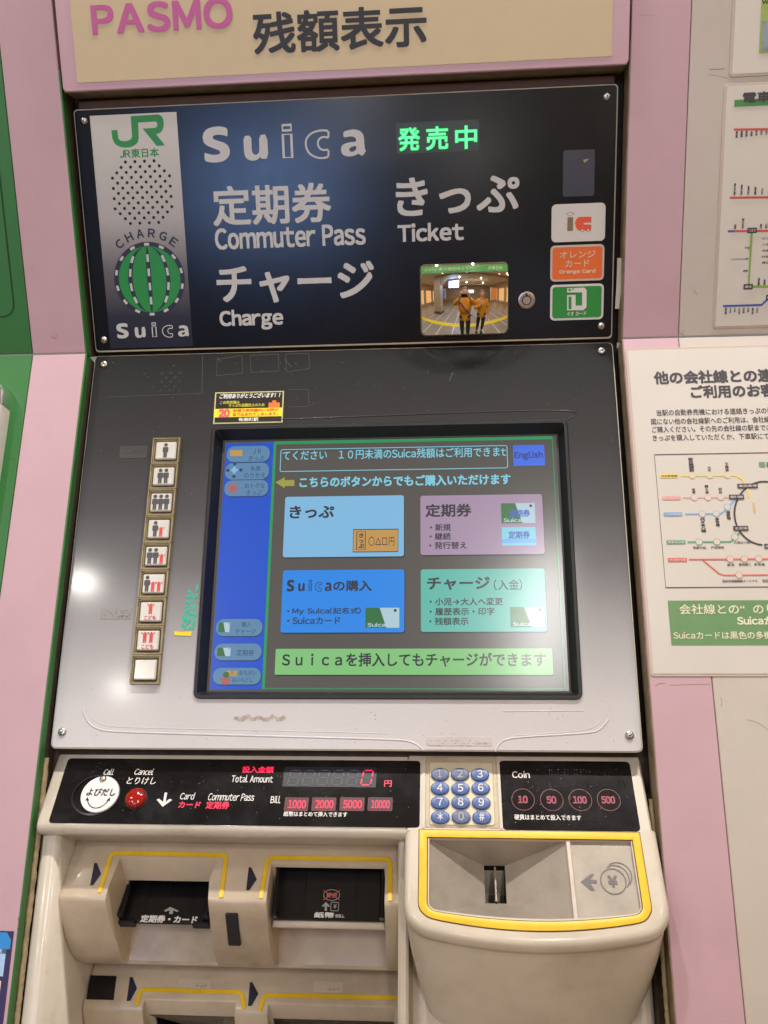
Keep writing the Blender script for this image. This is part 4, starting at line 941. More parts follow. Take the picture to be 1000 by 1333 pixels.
for i in range(9):
    for dv in (0, 3, 6):
        for du in (0, 3):
            if rb.random() < .5: x, y = CS.at(118 + i * 7 + du, 993 + dv); bd.lathe(CS, x, y, [(.0006, 0), (.0004, .0004), (.0001, .0005)], 6)
tag(obj('braille_dots', bd, BLKGLOSS, a), kind='stuff')
rdu = random.Random(21)
def dust(pl, par, box_, n_, m_, r0=.0002, r1=.0005):
    d_ = MB()
    for i_ in range(n_):
        x_, y_ = rdu.uniform(box_[0], box_[2]), rdu.uniform(box_[1], box_[3]); r_d = rdu.uniform(r0, r1); a0_ = rdu.uniform(0, 6)
        d_.face([pl.p(x_ + r_d * rdu.uniform(.5, 1.3) * math.cos(a0_ + q_), y_ + r_d * rdu.uniform(.5, 1.3) * math.sin(a0_ + q_), .0002 + i_ * 1e-7) for q_ in circ(5)])
    tag(obj('dust_speck', d_, m_, par), kind='stuff')
DUST = mat('dust_grey', (120, 116, 112), .9)
dust(CS, a, (-.232, -.057, .064, -.005), 90, DUST); dust(CS, b, (.135, -.058, .235, -.005), 50, DUST); dust(AF, sg, (-.16, .006, .24, .215), 70, mat('dust_dim', (70, 68, 70), .9), .0002, .0004)
dust(BF, pn, (-.24, -.36, -.13, -.01), 60, DUST); dust(BF, pn, (.205, -.36, .243, -.01), 30, DUST); dust(BF, pn, (-.12, -.07, .2, -.01), 60, DUST)
dust(BF, pn, (-.24, -.365, .24, -.335), 40, mat('grime_speck', (120, 108, 96), .9))

# call cover disc and cancel button
x, y = CS.at(131, 1035); r = CS.at(155.0, 1036)[0] - x
cd_ = P_('call_cover', MB().lathe(CS, x, y, [(r, .0006), (r, .0020), (r - .0003, .0023)], 48), mat('white_cover_disc', (226, 224, 222), .25, var=.01), 40)
x2, y2 = CS.at(135.5, 1015.5)
obj('rivet', MB().lathe(CS, x2, y2, [(.0030, .0023), (.0030, .0032), (.0022, .0044), (.0008, .0048)], 16), STEEL, cd_, 60)
P_('call_button_ring', MB().ring(CS, [(x - .004 + (r + .0045) * math.cos(q), y + (r + .002) * math.sin(q)) for q in circ(40)], [(x - .004 + (r + .003) * math.cos(q), y + (r + .0005) * math.sin(q)) for q in circ(40)], .0004, .0009), mat('ring_dark_grey', (40, 42, 48), .3))
CD = CS.off(.0023)
text(CD, 'よびだし', (111.5, 1037), (149.5, 1035.5), 10, INK, cd_, n=.0002, bold=.03, it=.1)
am = MB(); P3 = [(x + r * .62 * math.cos(R_(q)), y + r * .78 * math.sin(R_(q))) for q in range(206, 335, 8)]; am.line(CD, P3, .0008, .0002)
for e_, s in ((0, -1), (-1, 1)):
    px, py = P3[e_]; am.face([CD.p(px - .0016, py - .0006 * 1, .0002), CD.p(px + .0016, py - .0006, .0002), CD.p(px + s * .0008, py + .0026, .0002)])
obj('arrow_print', am, INK, cd_)
x, y = CS.at(177.5, 1040)
cr_ = P_('cancel_button_well', MB().ring(CS, [(x + .0096 * math.cos(q), y + .0096 * math.sin(q)) for q in circ(32)], [(x + .0086 * math.cos(q), y + .0086 * math.sin(q)) for q in circ(32)], .0004, .0004), DARKHOLE)
P_('cancel_button', MB().lathe(CS, x, y, [(.0086, 0), (.0086, .0022), (.0080, .0036), (.0062, .0050), (.0036, .0058), (.0010, .0060)], 32), REDLENS, 60)

# keypad
P_('keypad_recess', MB().box(PC, .0715, .1295, -.0600, .0010, .0001, .0006, .0002), mat('keypad_plate', (190, 178, 154), .45, var=.05, grime=.45, gcol=(110, 95, 74), gscale=26), 0)
P_('keypad_plate', MB().plate(PC, rr(.0745, -.0585, .1265, -.0040, .0025), .0006, .0016, .0006), CREAM_E)
P_('keypad_side', MB().line(PC, [(.0698, -.0605), (.0698, .001)], .0022, .0009), CREAM)
P_('keypad_side', MB().line(PC, [(.1312, -.0605), (.1312, .001)], .0022, .0009), CREAM)
def key_mesh(m, nm='keypad_key'):
    k = obj(nm, MB().lathe(LO, 0, 0, [(.0075, 0), (.0075, .0016), (.0072, .0021), (.0064, .0023), (.0034, .0024)], 28, .74), m, None, 50)
    return k
KA = None
ku = [[(573.0, 1009), (599.0, 1009), (624.8, 1009.5)], [(572.8, 1027), (599.5, 1027.5), (625.8, 1027)], [(573.0, 1045.5), (599.8, 1045.5), (626.5, 1046)], [(573.3, 1064.5), (600.3, 1064.5), (627.3, 1065)]]
KP_ = PC.off(.0016)
for r_, row in enumerate(ku):
    for c_, (u, v) in enumerate(row):
        ch_ = '123456789*0#'[r_ * 3 + c_]; x, y = KP_.at(u, v); worn = ch_ in '120'
        if KA is None: KA = key_mesh(KEYBLUEW); o = first(KA, KP_, x, y, 0, tm)
        else:
            o = KA.copy(); COL.objects.link(o); o.parent = tm; o.matrix_local = Matrix.Translation(-WLOC[tm.name]) @ KP_.frame(x, y, 0)
        if not worn:
            if r_ == 0 and c_ == 2: KB = KA.data.copy(); KB.materials[0] = KEYBLUE
            if 'KB' not in globals(): KB = KA.data.copy(); KB.materials[0] = KEYBLUE
            o.data = KB
        nb = MB(); textl(LO, ch_, -.0022 if ch_ != '1' else -.0016, .0022 if ch_ != '1' else .0010, -.0032, .0034, nb, .0026, .015)
        p = obj('numeral', nb, mat('worn_numeral', (170, 168, 160), .5, var=.1) if worn else WHITEPR, None); p.parent = o

# ------------------------------------------------------------------ lower body
P_('side_cheek', MB().box(PB, -.2470, -.2300, -.90, -.405, -.13, .0004, .0045), CREAM, 60)
P_('lower_front', MB().box(PB, .0570, .2470, -.90, -.400, -.13, -.027, .003), CREAM, 40)
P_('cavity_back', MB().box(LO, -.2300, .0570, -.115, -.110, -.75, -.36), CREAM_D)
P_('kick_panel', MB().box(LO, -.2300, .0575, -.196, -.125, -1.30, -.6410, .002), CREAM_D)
P_('divider', MB().box(PB, .0490, .0572, -.90, -.415, -.12, -.006, .002), CREAM, 40)
def bake(o, mods):
    for t_, kw in mods:
        md = o.modifiers.new('m', t_)
        for k_, v_ in kw.items(): setattr(md, k_, v_)
    dg = bpy.context.evaluated_depsgraph_get(); nm = bpy.data.meshes.new_from_object(o.evaluated_get(dg)); o.modifiers.clear(); o.data = nm
def tmpobj(mb):
    o = obj('cutter', mb, None, None); bm = bmesh.new(); bm.from_mesh(o.data); bmesh.ops.recalc_face_normals(bm, faces=bm.faces); bm.to_mesh(o.data); bm.free(); return o
def block(name, prof, xs, cuts, m):
    o = obj(name, MB().loft([[Vector((x, y, z)) for y, z in prof] for x in xs], True, True, True), m, None)
    bm = bmesh.new(); bm.from_mesh(o.data); bmesh.ops.recalc_face_normals(bm, faces=bm.faces); bm.to_mesh(o.data); bm.free()
    cs_ = [tmpobj(c) for c in cuts]
    bake(o, [('BOOLEAN', dict(operation='DIFFERENCE', object=c, solver='EXACT')) for c in cs_] + [('BEVEL', dict(width=.0022, segments=3, limit_method='ANGLE', angle_limit=R_(35)))])
    for c in cs_: bpy.data.objects.remove(c)
    o.data.materials.clear(); o.data.materials.append(m)
    base = WLOC[tm.name]; o.data.transform(Matrix.Translation(-base)); o.parent = tm; o.location = (0, 0, 0); WLOC[o.name] = base
    for p in o.data.polygons: p.use_smooth = True
    o.data.set_sharp_from_angle(angle=R_(50))
    return o
def cutter(prof, xl, xr):
    return MB().loft([[Vector((xl[i], y, z)) for i, (y, z) in enumerate(prof)], [Vector((xr[i], y, z)) for i, (y, z) in enumerate(prof)]], True, True, True)
def e1(d, n=0): p = PE1.p(0, -d, n); return (p.y, p.z)
def e2(d, n=0): p = PE2.p(0, d, n); return (p.y, p.z)
prof1 = [e1(-.01), e1(.0465), (-.2268, -.4345), (-.2258, -.4560), (-.2225, -.4740), (-.2160, -.4920), (-.2070, -.5070), (-.1940, -.5200), (-.120, -.5200), (-.120, -.40)]
cp_1 = [(-.1985, -.385), (-.1945, -.4370), (-.1830, -.4750), (-.1985, -.5120), (-.28, -.5600), (-.28, -.370)]
cut1 = cutter(cp_1, [-.1905, -.1850, -.1850, -.1880, -.1880, -.1925], [-.0995, -.1090, -.1090, -.1075, -.1075, -.0985])
cp_2 = [(-.2005, -.385), (-.1985, -.4195), (-.1830, -.4750), (-.1985, -.5120), (-.28, -.5600), (-.28, -.370)]
cut2 = cutter(cp_2, [-.0575] * 6, [.0385, .0375, .0375, .0375, .0375, .0390])
def solid(x0, x1, y0, y1, z0, z1):
    return MB().loft([[Vector((x, y0, z0)), Vector((x, y1, z0)), Vector((x, y1, z1)), Vector((x, y0, z1))] for x in (x0, x1)], True, True, True)
m1 = solid(-.1835, -.1105, -.21, -.135, -.472, -.4372); m2 = solid(-.0548, .0362, -.21, -.135, -.472, -.4199)
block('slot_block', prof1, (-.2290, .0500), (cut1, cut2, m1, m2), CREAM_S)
prof2 = [e2(.05), e2(.0015), (-.2092, -.5550), (-.2080, -.5850), (-.2000, -.6150), (-.18, -.64), (-.120, -.64), (-.120, -.52)]
c21 = [(-.2035, -.52), (-.2010, -.5640), (-.186, -.60), (-.19, -.636), (-.27, -.66), (-.27, -.52)]
c22 = [(-.2035, -.52), (-.2020, -.5635), (-.186, -.60), (-.19, -.636), (-.27, -.66), (-.27, -.52)]
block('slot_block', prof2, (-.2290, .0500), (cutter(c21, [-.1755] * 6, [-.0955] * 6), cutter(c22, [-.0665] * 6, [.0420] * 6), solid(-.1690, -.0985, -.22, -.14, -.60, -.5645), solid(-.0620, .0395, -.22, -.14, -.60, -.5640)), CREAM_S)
def mouth(x0, x1, y0, y1, z0, z1):
    b = MB(); c = [(x0, z0), (x1, z0), (x1, z1), (x0, z1)]
    b.loft([[Vector((x, y0, z)) for x, z in c], [Vector((x, y1, z)) for x, z in c]], True, False, True); return P_('slot_mouth', b, DARKIN)
mouth(-.1832, -.1108, -.186, -.140, -.4715, -.4374); mouth(-.0546, .0360, -.190, -.140, -.4715, -.4201)
mouth(-.1687, -.0988, -.196, -.145, -.5995, -.5647); mouth(-.0617, .0392, -.196, -.145, -.5995, -.5642)
# yellow edging
def soft(pts, r, k=4):
    o = [pts[0]]
    for a, b_, c in zip(pts, pts[1:], pts[2:]):
        A, B, C = Vector(a), Vector(b_), Vector(c); p = B + (A - B).normalized() * r; q = B + (C - B).normalized() * r
        for i in range(k + 1):
            t = i / k; z = p * (1 - t) ** 2 + B * 2 * t * (1 - t) + q * t * t; o.append((z.x, z.y))
    return o + [pts[-1]]
def yel(pl, pts, w=.0028):
    q = soft(pts, .005); P_('yellow_edging', MB().line(pl, q, w, .0007).line(pl, q, w + .0009, .00035), YELLOW)
yel(PE1, [(-.1960, -.0445), (-.1955, -.0100), (-.0965, -.0105), (-.0945, -.0465)]); yel(PE1, [(-.0620, -.0465), (-.0612, -.0122), (.0410, -.0118), (.0425, -.0465)])
yel(PE2, [PE2.at(178, 1309), PE2.at(183, 1288), PE2.at(315, 1292), PE2.at(318, 1314)]); yel(PE2, [PE2.at(338, 1316), PE2.at(344, 1295.5), PE2.at(520.5, 1299), PE2.at(522, 1318)])
def tri(pl, c): P_('arrow_mark', poly(MB(), pl, [pl.at(*p) for p in c], .0004), NAVYPR)
NAVYPR2 = INKG
tri(PE1, ((123, 1123.5), (126.5, 1124), (132, 1138), (121.5, 1152.5), (117.5, 1153))); tri(PE1, ((324, 1129), (327.5, 1129.5), (334.5, 1145), (325, 1159), (320.5, 1159.5)))
tri(PE2, ((169.5, 1272), (173, 1272.5), (178.5, 1287), (170, 1303), (165, 1303.5))); tri(PE2, ((325.5, 1278.5), (329, 1279), (336.5, 1294), (328, 1309.5), (323, 1310)))
q = [PE2.at(*p) for p in ((118, 1270), (152, 1271), (148, 1302), (112.5, 1301))]; P_('black_pad', MB().plate(PE2, q[::-1], 0, .0008), BLKPL)
q = q4(PF1, (294.5, 1188), (311, 1188), (313, 1230), (297, 1229.5)); P_('sensor_window', MB().plate(PF1, rr(*q, .0012), -.0035, .0016, .0004), BLKPL)
for c, sd, s in (((232, 1274), (276, 1275), (274, 1287), (231, 1286)), 5, 'キップ'), (((409, 1277), (447, 1278), (446, 1292), (408, 1291)), 6, 'オツリ'):
    braille2(PE2, c, BEIL, sd, s)
# trays
def tray(x0, x1, ctr, lip):
    T = PL((0, -.2135, -.4610), R_(65)); g = .0016
    b = MB(); b.box(T, x0, x1, 0, .040, -.006, 0, .0006)
    b.box(T, x0, x0 + .0050, 0, .034, 0, .0085, .0012); b.box(T, x1 - .0050, x1, 0, .034, 0, .0085, .0012)
    b.box(T, x0, x0 + .014, -.0030, .0002, -.0060, .0012, .001); b.box(T, x1 - .014, x1, -.0030, .0002, -.0060, .0012, .001)
    for i in range(1, 4): xx = x0 + (x1 - x0) * i / 4; b.box(T, xx - .0004, xx + .0004, .006, .036, 0, .0006)
    t_ = P_('card_tray' if not lip else 'bill_tray', b, BLKPL)
    return t_, T
t1, TT = tray(-.1862, -.1092, 0, False)
text(TT, '定期券・カード', (182, 1201.5), (256, 1202.5), 10, WHITEPR, t1, n=.0006, bold=.04)
obj('arrow_print', poly(MB(), TT, [TT.at(*p) for p in ((213.5, 1186), (222, 1181), (233.5, 1186.5), (230.5, 1187.8), (226, 1185.5), (225.5, 1190.5), (220.5, 1190.5), (221, 1185.5), (216, 1187.5))], .0007), mat('print_grey', (150, 150, 146), .5), t1)
TD = PL((0, -.2140, -.4570), R_(50))
b = MB(); b.box(TD, -.0548, .0362, 0, .046, -.005, 0, .0006); b.box(TD, -.0550, -.0515, 0, .040, 0, .012, .0012); b.box(TD, .0330, .0364, 0, .040, 0, .012, .0012)
for xx in (-.031, .012): b.box(TD, xx - .0004, xx + .0004, .004, .042, 0, .0008)
t2 = P_('bill_tray', b, BLKPL)
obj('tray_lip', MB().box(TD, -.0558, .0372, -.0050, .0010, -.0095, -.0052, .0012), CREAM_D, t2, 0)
obj('tray_lip', MB().box(TD, -.0558, .0372, -.0055, -.0002, -.0052, -.0012, .0012), CREAM, t2, 0)
text(TD, '紙幣', (409, 1195), (435, 1195.5), 7.5, WHITEPR, t2, n=.0009, bold=.05); text(TD, 'BILL', (437, 1194.5), (448.5, 1194.8), 3.8, WHITEPR, t2, n=.0009, bold=.03)
PG = mat('print_grey', (150, 150, 146), .5)
obj('arrow_print', poly(MB(), TD, [TD.at(*p) for p in ((419, 1180), (424.5, 1174.5), (430, 1180), (427.5, 1181), (425.8, 1179), (426, 1186), (423, 1186), (423, 1179), (421, 1181))], .0009), PG, t2)
qa = q4(TD, (431, 1175), (441, 1175), (441, 1186), (431, 1186)); obj('note_print', MB().line(TD, rr(*qa, .0005, 2), .0005, .0009, True), PG, t2); text(TD, '¥', (434, 1183), (438.5, 1183), 6, PG, t2, n=.0009)
x, y = TD.at(432, 1165.5); obj('crossed_print', MB().line(TD, [(x + .0068 * math.cos(q), y + .0042 * math.sin(q)) for q in circ(20)], .0005, .0009, True), PG, t2)
obj('crossed_print', MB().line(TD, [TD.at(421, 1159.5), TD.at(443, 1172)], .0008, .0010).line(TD, [TD.at(443, 1159.5), TD.at(421, 1172)], .0008, .0011), mat('print_red', (190, 40, 36), .5), t2)
text(TD, '硬貨', (425, 1169), (439, 1169), 6.5, PG, t2, n=.0008)

# ------------------------------------------------------------------ coin module
def outl(x0, x1, yt, yb, bu, r, k=6):
    o = [(x0, yt)]
    for i in range(1, 4): o.append((x0, yt + (yb + r - yt) * i / 3))
    for i in range(1, k + 1):
        a_ = R_(180 + 90 * i / k); o.append((x0 + r + r * math.cos(a_), yb + r + r * math.sin(a_)))
    xa, xb = x0 + r, x1 - r
    for i in range(1, 12): t = i / 12; o.append((xa + (xb - xa) * t, yb - bu * 4 * t * (1 - t) * 1.0))
    for i in range(0, k + 1):
        a_ = R_(270 + 90 * i / k); o.append((x1 - r + r * math.cos(a_), yb + r + r * math.sin(a_)))
    for i in range(1, 4): o.append((x1, yb + r + (yt - yb - r) * i / 3))
    # melt the join between the bulge and the corners
    s = o[:]
    for _ in range(2): s = [s[0]] + [((p[0] + 2 * q[0] + r2[0]) / 4, (p[1] + 2 * q[1] + r2[1]) / 4) if 4 < i < len(s) - 6 else q for i, (p, q, r2) in enumerate(zip(s, s[1:], s[2:]))] + [s[-1]]
    return s
def cl(o, n): return [PC.p(x, y, n) for x, y in o]
H0 = outl(.0745, .2297, -.0685, -.1225, .0050, .006); R0 = outl(.0610, .2445, -.0600, -.1325, .0080, .018)
Ra = outl(.0580, .2480, -.0600, -.1360, .0080, .020); Rb = outl(.0560, .2500, -.0600, -.1385, .0080, .022); Rc = outl(.0552, .2510, -.0600, -.1400, .0080, .022); Rd = outl(.0562, .2500, -.0600, -.1390, .0080, .022)
base_ = cl(Rd, -.0150)
def down(dz, ix, back):
    c = .1531; r = []
    w0 = .0969
    for p in base_:
        r.append(Vector((c + (p.x - c) * (w0 - ix) / w0, p.y + back * max(0, (-.225 - p.y) / .06), p.z + dz)))
    return r
Re = outl(.0552, .2510, -.0600, -.1398, .0080, .022)
loops = [cl(H0, -.0035), cl(H0, 0), cl(R0, .0002), cl(Ra, -.0006), cl(Rb, -.0026), cl(Rc, -.0060), cl(Re, -.0125), cl(inset(Rd[::1], .0), -.0135), down(0, .0004, .0006), down(-.006, .0004, .0010), down(-.03, .0030, .0050), down(-.06, .0080, .0120), down(-.09, .0150, .0230), down(-.13, .0260, .0420), down(-.18, .0380, .066)]
coin = P_('coin_unit', MB().loft(loops), CREAM, 60)
Y0 = outl(.0668, .2370, -.0622, -.1293, .0068, .0125); Y1 = outl(.0728, .2312, -.0678, -.1242, .0055, .0075)
def n3(o, n): return [PC.p(x, y, n) for x, y in o]
obj('yellow_edging', MB().loft([n3(Y0, .0001), n3(Y0, .0010), n3([((a_[0] * .8 + b_[0] * .2), (a_[1] * .8 + b_[1] * .2)) for a_, b_ in zip(Y0, Y1)], .0014), n3([((a_[0] * .2 + b_[0] * .8), (a_[1] * .2 + b_[1] * .8)) for a_, b_ in zip(Y0, Y1)], .0014), n3(Y1, .0010), n3(Y1, .0001)]), YELLOW, coin, 50)
Y2 = outl(.0661, .2377, -.0615, -.1300, .0069, .013); Y3 = outl(.0735, .2305, -.0684, -.1236, .0054, .007)
obj('dark_joint', MB().loft([n3(Y2, .0003), n3(Y3, .0003)]), mat('joint_brown', (86, 62, 50), .6), coin)
# funnel
Fd = PC.off(-.030)
hx = [Fd.at(*p) for p in ((631, 1127), (658.5, 1127), (658.5, 1176), (631, 1176))]
hx0_, hx1_ = (hx[0][0] + hx[3][0]) / 2, (hx[1][0] + hx[2][0]) / 2; hy1, hy0_ = (hx[0][1] + hx[1][1]) / 2, (hx[2][1] + hx[3][1]) / 2
rx = (PC.at(741, 1101)[0] + PC.at(750, 1200)[0]) / 2
Ht = -.0680; n0 = -.0030
K = {'tl': PC.p(.0742, Ht, n0), 'tr': PC.p(rx - .0020, Ht, n0), 'bl': PC.p(.0742, -.1240, n0), 'br': PC.p(rx - .0020, -.1285, n0), 'bm': PC.p(.125, -.1290, n0)}
h = {'tl': Fd.p(hx0_, hy1), 'tr': Fd.p(hx1_, hy1), 'br': Fd.p(hx1_, hy0_), 'bl': Fd.p(hx0_, hy0_)}
def fun(nm, P, sub_=8):
    obj(nm, MB().loft([P[0], P[1]], False), GREYCOIN, coin)
def lerp(a_, b_, t): return a_ * (1 - t) + b_ * t
fm = MB()
def wall4(A, B, C, D, k=6, bow=.0):     # rim A-B to hole D-C
    rows = []
    for i in range(k + 1):
        t = i / k; tt = 1 - (1 - t) ** 1.15
        rows.append([lerp(lerp(A, B, s / 6), lerp(D, C, s / 6), t) for s in range(7)])
    fm.loft(rows, False)
wall4(K['tl'], K['bl'], h['bl'], h['tl']); wall4(K['tr'], K['tl'], h['tl'], h['tr']); wall4(K['br'], K['tr'], h['tr'], h['br'])
fm.face([K['bl'], K['bm'], K['br'], h['br'], h['bl']])
obj('funnel', fm, GREYCOIN, coin)
hb_ = MB(); hc = [(hx0_, hy0_), (hx1_, hy0_), (hx1_, hy1), (hx0_, hy1)]
hb_.loft([[Fd.p(x, y, 0) for x, y in hc], [Fd.p(x, y, -.03) for x, y in hc]], True, False, True); obj('coin_slot', hb_, DARKIN, coin)
dv = Fd.at(645, 1150)[0]; obj('slot_divider', MB().box(Fd, dv - .0008, dv + .0008, hy0_ + .0005, hy1 - .002, -.028, .0035, .0003), STEEL, coin)
obj('slot_ledge', MB().box(Fd, hx0_ + .001, hx1_ - .001, hy1 - .0085, hy1 - .0080, -.026, -.022), STEEL, coin)
pr = MB(); pr.loft([[PC.p(rx - .0022, Ht, n0), PC.p(rx - .0022, -.1290, n0)], [PC.p(rx - .0014, Ht, n0 + .0022), PC.p(rx - .0014, -.1290, n0 + .0022)], [PC.p(rx + .0014, Ht, n0 + .0022), PC.p(rx + .0014, -.1290, n0 + .0022)], [PC.p(rx + .0020, Ht, n0), PC.p(rx + .0020, -.1290, n0)]], False)
obj('ridge', pr, mat('worn_bright_metal', (196, 184, 172), .35, metal=.2), coin)
obj('coin_plate', MB().face([PC.p(rx + .0018, Ht, n0), PC.p(.2300, Ht, n0), PC.p(.2300, -.1265, n0), PC.p(rx + .0018, -.1285, n0)]) or (lambda: None)() if False else (lambda b_: (b_.face([PC.p(rx + .0018, -.1285, n0), PC.p(.2300, -.1265, n0), PC.p(.2300, Ht, n0), PC.p(rx + .0018, Ht, n0)]), b_)[1])(MB()), GREYCOIN, coin)
CPn = PC.off(n0)
aw = [CPn.at(*p) for p in ((756, 1148), (769, 1138), (774, 1138), (768, 1145.5), (777, 1145.5), (777, 1150), (768.5, 1150), (775, 1159.5), (769.5, 1159.5))]
obj('arrow_print', poly(MB(), CPn, aw, .0003), COINICON, coin)
x, y = CPn.at(798.5, 1147.5); r = .0098
cg = MB(); cg.ring(CPn, [(x + r * math.cos(q), y + r * math.sin(q)) for q in circ(32)], [(x + (r - .0009) * math.cos(q), y + (r - .0009) * math.sin(q)) for q in circ(32)], .0003, .0003)
for k_ in (1, 2):
    cg.line(CPn, [(x + k_ * .0022 + r * math.cos(R_(q)), y + k_ * .0022 + r * math.sin(R_(q))) for q in range(-42, 133, 12)], .0008, .0003)
obj('coin_print', cg, COINICON, coin)
text(CPn, '¥', (792.5, 1155), (805, 1155), 15, COINICON, coin, n=.0003, bold=.05)

# ------------------------------------------------------------------ stickers on the sign
def badge(c, m, label):
    q = q4(AF, *c); t = thing('badge_sticker', label, 'sticker', AF.p((q[0] + q[2]) / 2, (q[1] + q[3]) / 2))
    obj('sheet', MB().plate(AF, rr(*q, .0040), 0, .0005, .0001), m, t); return t, q
BW = mat('badge_white', (216, 212, 206), .35, var=.01); BO = mat('badge_orange', (232, 106, 28), .35, var=.03); BG = mat('badge_green', (34, 140, 52), .35, var=.03)
t, q = badge(((718, 266), (788, 264), (788, 314), (718, 315)), BW, 'white badge sticker with a brown stroke and orange train sign, top of the three')
A5 = AF.off(.0005)
bxx = lambda x, y: A5.at(700 + x / 7.41, 250 + y / 7.41)
B1 = mat('badge_brown', (132, 108, 74), .4); B2 = mat('badge_red', (232, 84, 34), .4)
obj('print', poly(MB(), A5, [bxx(*p) for p in ((288, 245), (342, 243), (339, 374), (286, 376))], .0003), B1, t)
obj('print', MB().line(A5, [bxx(*p) for p in ((275, 213), (315, 192), (354, 209), (316, 233))], .0003, .0003, True), B1, t)
obj('print', poly(MB(), A5, [bxx(*p) for p in ((518, 238), (400, 240), (372, 262), (360, 300), (370, 345), (395, 370), (414, 374), (425, 362), (445, 362), (456, 374), (470, 372), (480, 360), (500, 360), (506, 372), (516, 368), (518, 316), (445, 312), (438, 304), (447, 296), (518, 292))], .0003), B2, t)
cw_ = MB()
for p in ((431, 371), (487, 369)): cc = bxx(*p); cw_.disc(A5, cc[0], cc[1], .0011, .0004, 12)
obj('print', cw_, BW, t)
ca = MB()
for p in ((431, 371), (487, 369)): cc = bxx(*p); ca.disc(A5, cc[0], cc[1], .0015, .00035, 12)
obj('print', ca, B1, t)
t, q = badge(((717, 320), (787, 317.5), (786, 365), (716, 366.5)), mat('badge_edge', (206, 190, 176), .35), 'orange badge sticker with pale border, middle of the three')
obj('print', MB().flat(A5, rr(q[0] + .0018, q[1] + .0018, q[2] - .0018, q[3] - .0018, .0028), .0002), BO, t)
bt = lambda s, bl, br, h_, m_=BW, bo_=.02: text(A5, s, bl, br, h_, m_, t, n=.0005, bold=bo_)
bt('オレンジ', (728.5, 336.5), (775, 335), 9, mat('badge_pale', (226, 190, 160), .4), .02); bt('カード', (736, 348), (767, 347), 9, MATS['badge_pale'], .02); bt('Orange Card', (728, 357.5), (775, 356.5), 6.3, MATS['badge_pale'], .05)
t, q = badge(((716.5, 371), (786, 369), (785.5, 416), (716, 417)), BW, 'green badge sticker with a white outlined emblem, bottom of the three')
obj('print', MB().flat(A5, rr(q[0] + .0020, q[1] + .0020, q[2] - .0020, q[3] - .0020, .0026), .0002), BG, t)
bt('イオ カード', (738, 411.5), (763, 410.5), 5.5)
ob = MB(); poly(ob, A5, [bxx(*p) for p in ((285, 928), (450, 922), (472, 950), (470, 1110), (440, 1140), (345, 1140), (325, 1105), (325, 1010), (283, 1010), (283, 1143), (326, 1143), (345, 1120), (335, 968), (283, 968))][0:6] + [bxx(*p) for p in ((325, 1142), (283, 1143), (283, 995), (365, 992), (365, 1095), (428, 1095), (428, 968), (283, 970))], .0006)
obj('print', ob, BW, t)
gi = MB(); poly(gi, A5, [bxx(*p) for p in ((297, 1010), (325, 1010), (325, 1130), (297, 1130))], .0008); poly(gi, A5, [bxx(*p) for p in ((297, 935), (320, 935), (318, 955), (297, 956))], .0008); poly(gi, A5, [bxx(*p) for p in ((335, 928), (352, 928), (338, 950))], .0008)
obj('print', gi, BG, t)

# paper wedge between sign and wall
pw = thing('paper_scrap', 'folded scrap of white paper wedged beside the right edge of the black sign', 'paper', PA.p(.2485, .045, .0))
wm_ = MB(); PWp = [(804, 336), (811, 336), (809, 372), (806, 402), (801, 402), (803, 370)]
o_ = [PA.off(.004).at(*p) for p in PWp]; wm_.plate(PA, o_[::-1], .0025, .0045); obj('paper', wm_, mat('scrap_paper', (206, 196, 180), .8), pw)

# ------------------------------------------------------------------ convex mirror
class SPH(PL):
    def __init__(s, pl, cx, cy, R, hgt):
        s.O = pl.O; s.X = pl.X; s.Y = pl.Y; s.N = pl.N; s.cx, s.cy, s.R, s.h = cx, cy, R, hgt
    def p(s, x, y, n=0):
        a_, b_ = x - s.cx, y - s.cy; z = math.sqrt(s.R ** 2 - a_ * a_ - b_ * b_) - (s.R - s.h)
        return s.O + s.X * x + s.Y * y + s.N * (z + n)
q = q4(AF, (545.5, 344), (661.5, 341.5), (662, 435.5), (549, 437.5)); mcx, mcy = (q[0] + q[2]) / 2, (q[1] + q[3]) / 2; hw, hh = (q[2] - q[0]) / 2, (q[3] - q[1]) / 2
cvx = thing('convex_mirror', 'small rectangular convex mirror with a green band, stuck on the black sign', 'mirror', AF.p(mcx, mcy))
SP = SPH(AF, mcx + .002, mcy + .007, .100, .0195)
mk = lambda s_: [(mcx + (x - mcx) * s_, mcy + (y - mcy) * s_) for x, y in rr(mcx - hw + .0012, mcy - hh + .0012, mcx + hw - .0012, mcy + hh - .0012, .004, 8)]
ml = MB(); rows_ = []; w0_, h0_, rr_ = hw - .0012, hh - .0012, .004
for i in range(61):
    x_ = -w0_ + 2 * w0_ * i / 60; ex_ = max(0, abs(x_) - (w0_ - rr_)); hm_ = h0_ - rr_ + math.sqrt(max(0, rr_ * rr_ - ex_ * ex_))
    rows_.append([SP.p(mcx + x_, mcy - hm_ + 2 * hm_ * j / 50) for j in range(51)])
ml.loft(rows_, False)
MIRM = mat('mirror_film', (232, 226, 218), .03, metal=1, var=.01, scale=40, bump=.02, bscale=120)
obj('mirror_face', ml, MIRM, cvx, 80)
obj('mirror_edge', MB().loft([[AF.p(x, y, 0) for x, y in rr(mcx - hw, mcy - hh, mcx + hw, mcy + hh, .005, 8)], [AF.p(x, y, .0012) for x, y in rr(mcx - hw, mcy - hh, mcx + hw, mcy + hh, .005, 8)], [SP.p(x, y, .0001) for x, y in mk(1.0)]]), mat('mirror_edge_film', (196, 184, 160), .3, metal=.6, var=.2, scale=300), cvx)
gb = MB(); ya, yb_ = mcy + hh - .0090, mcy + hh - .0026
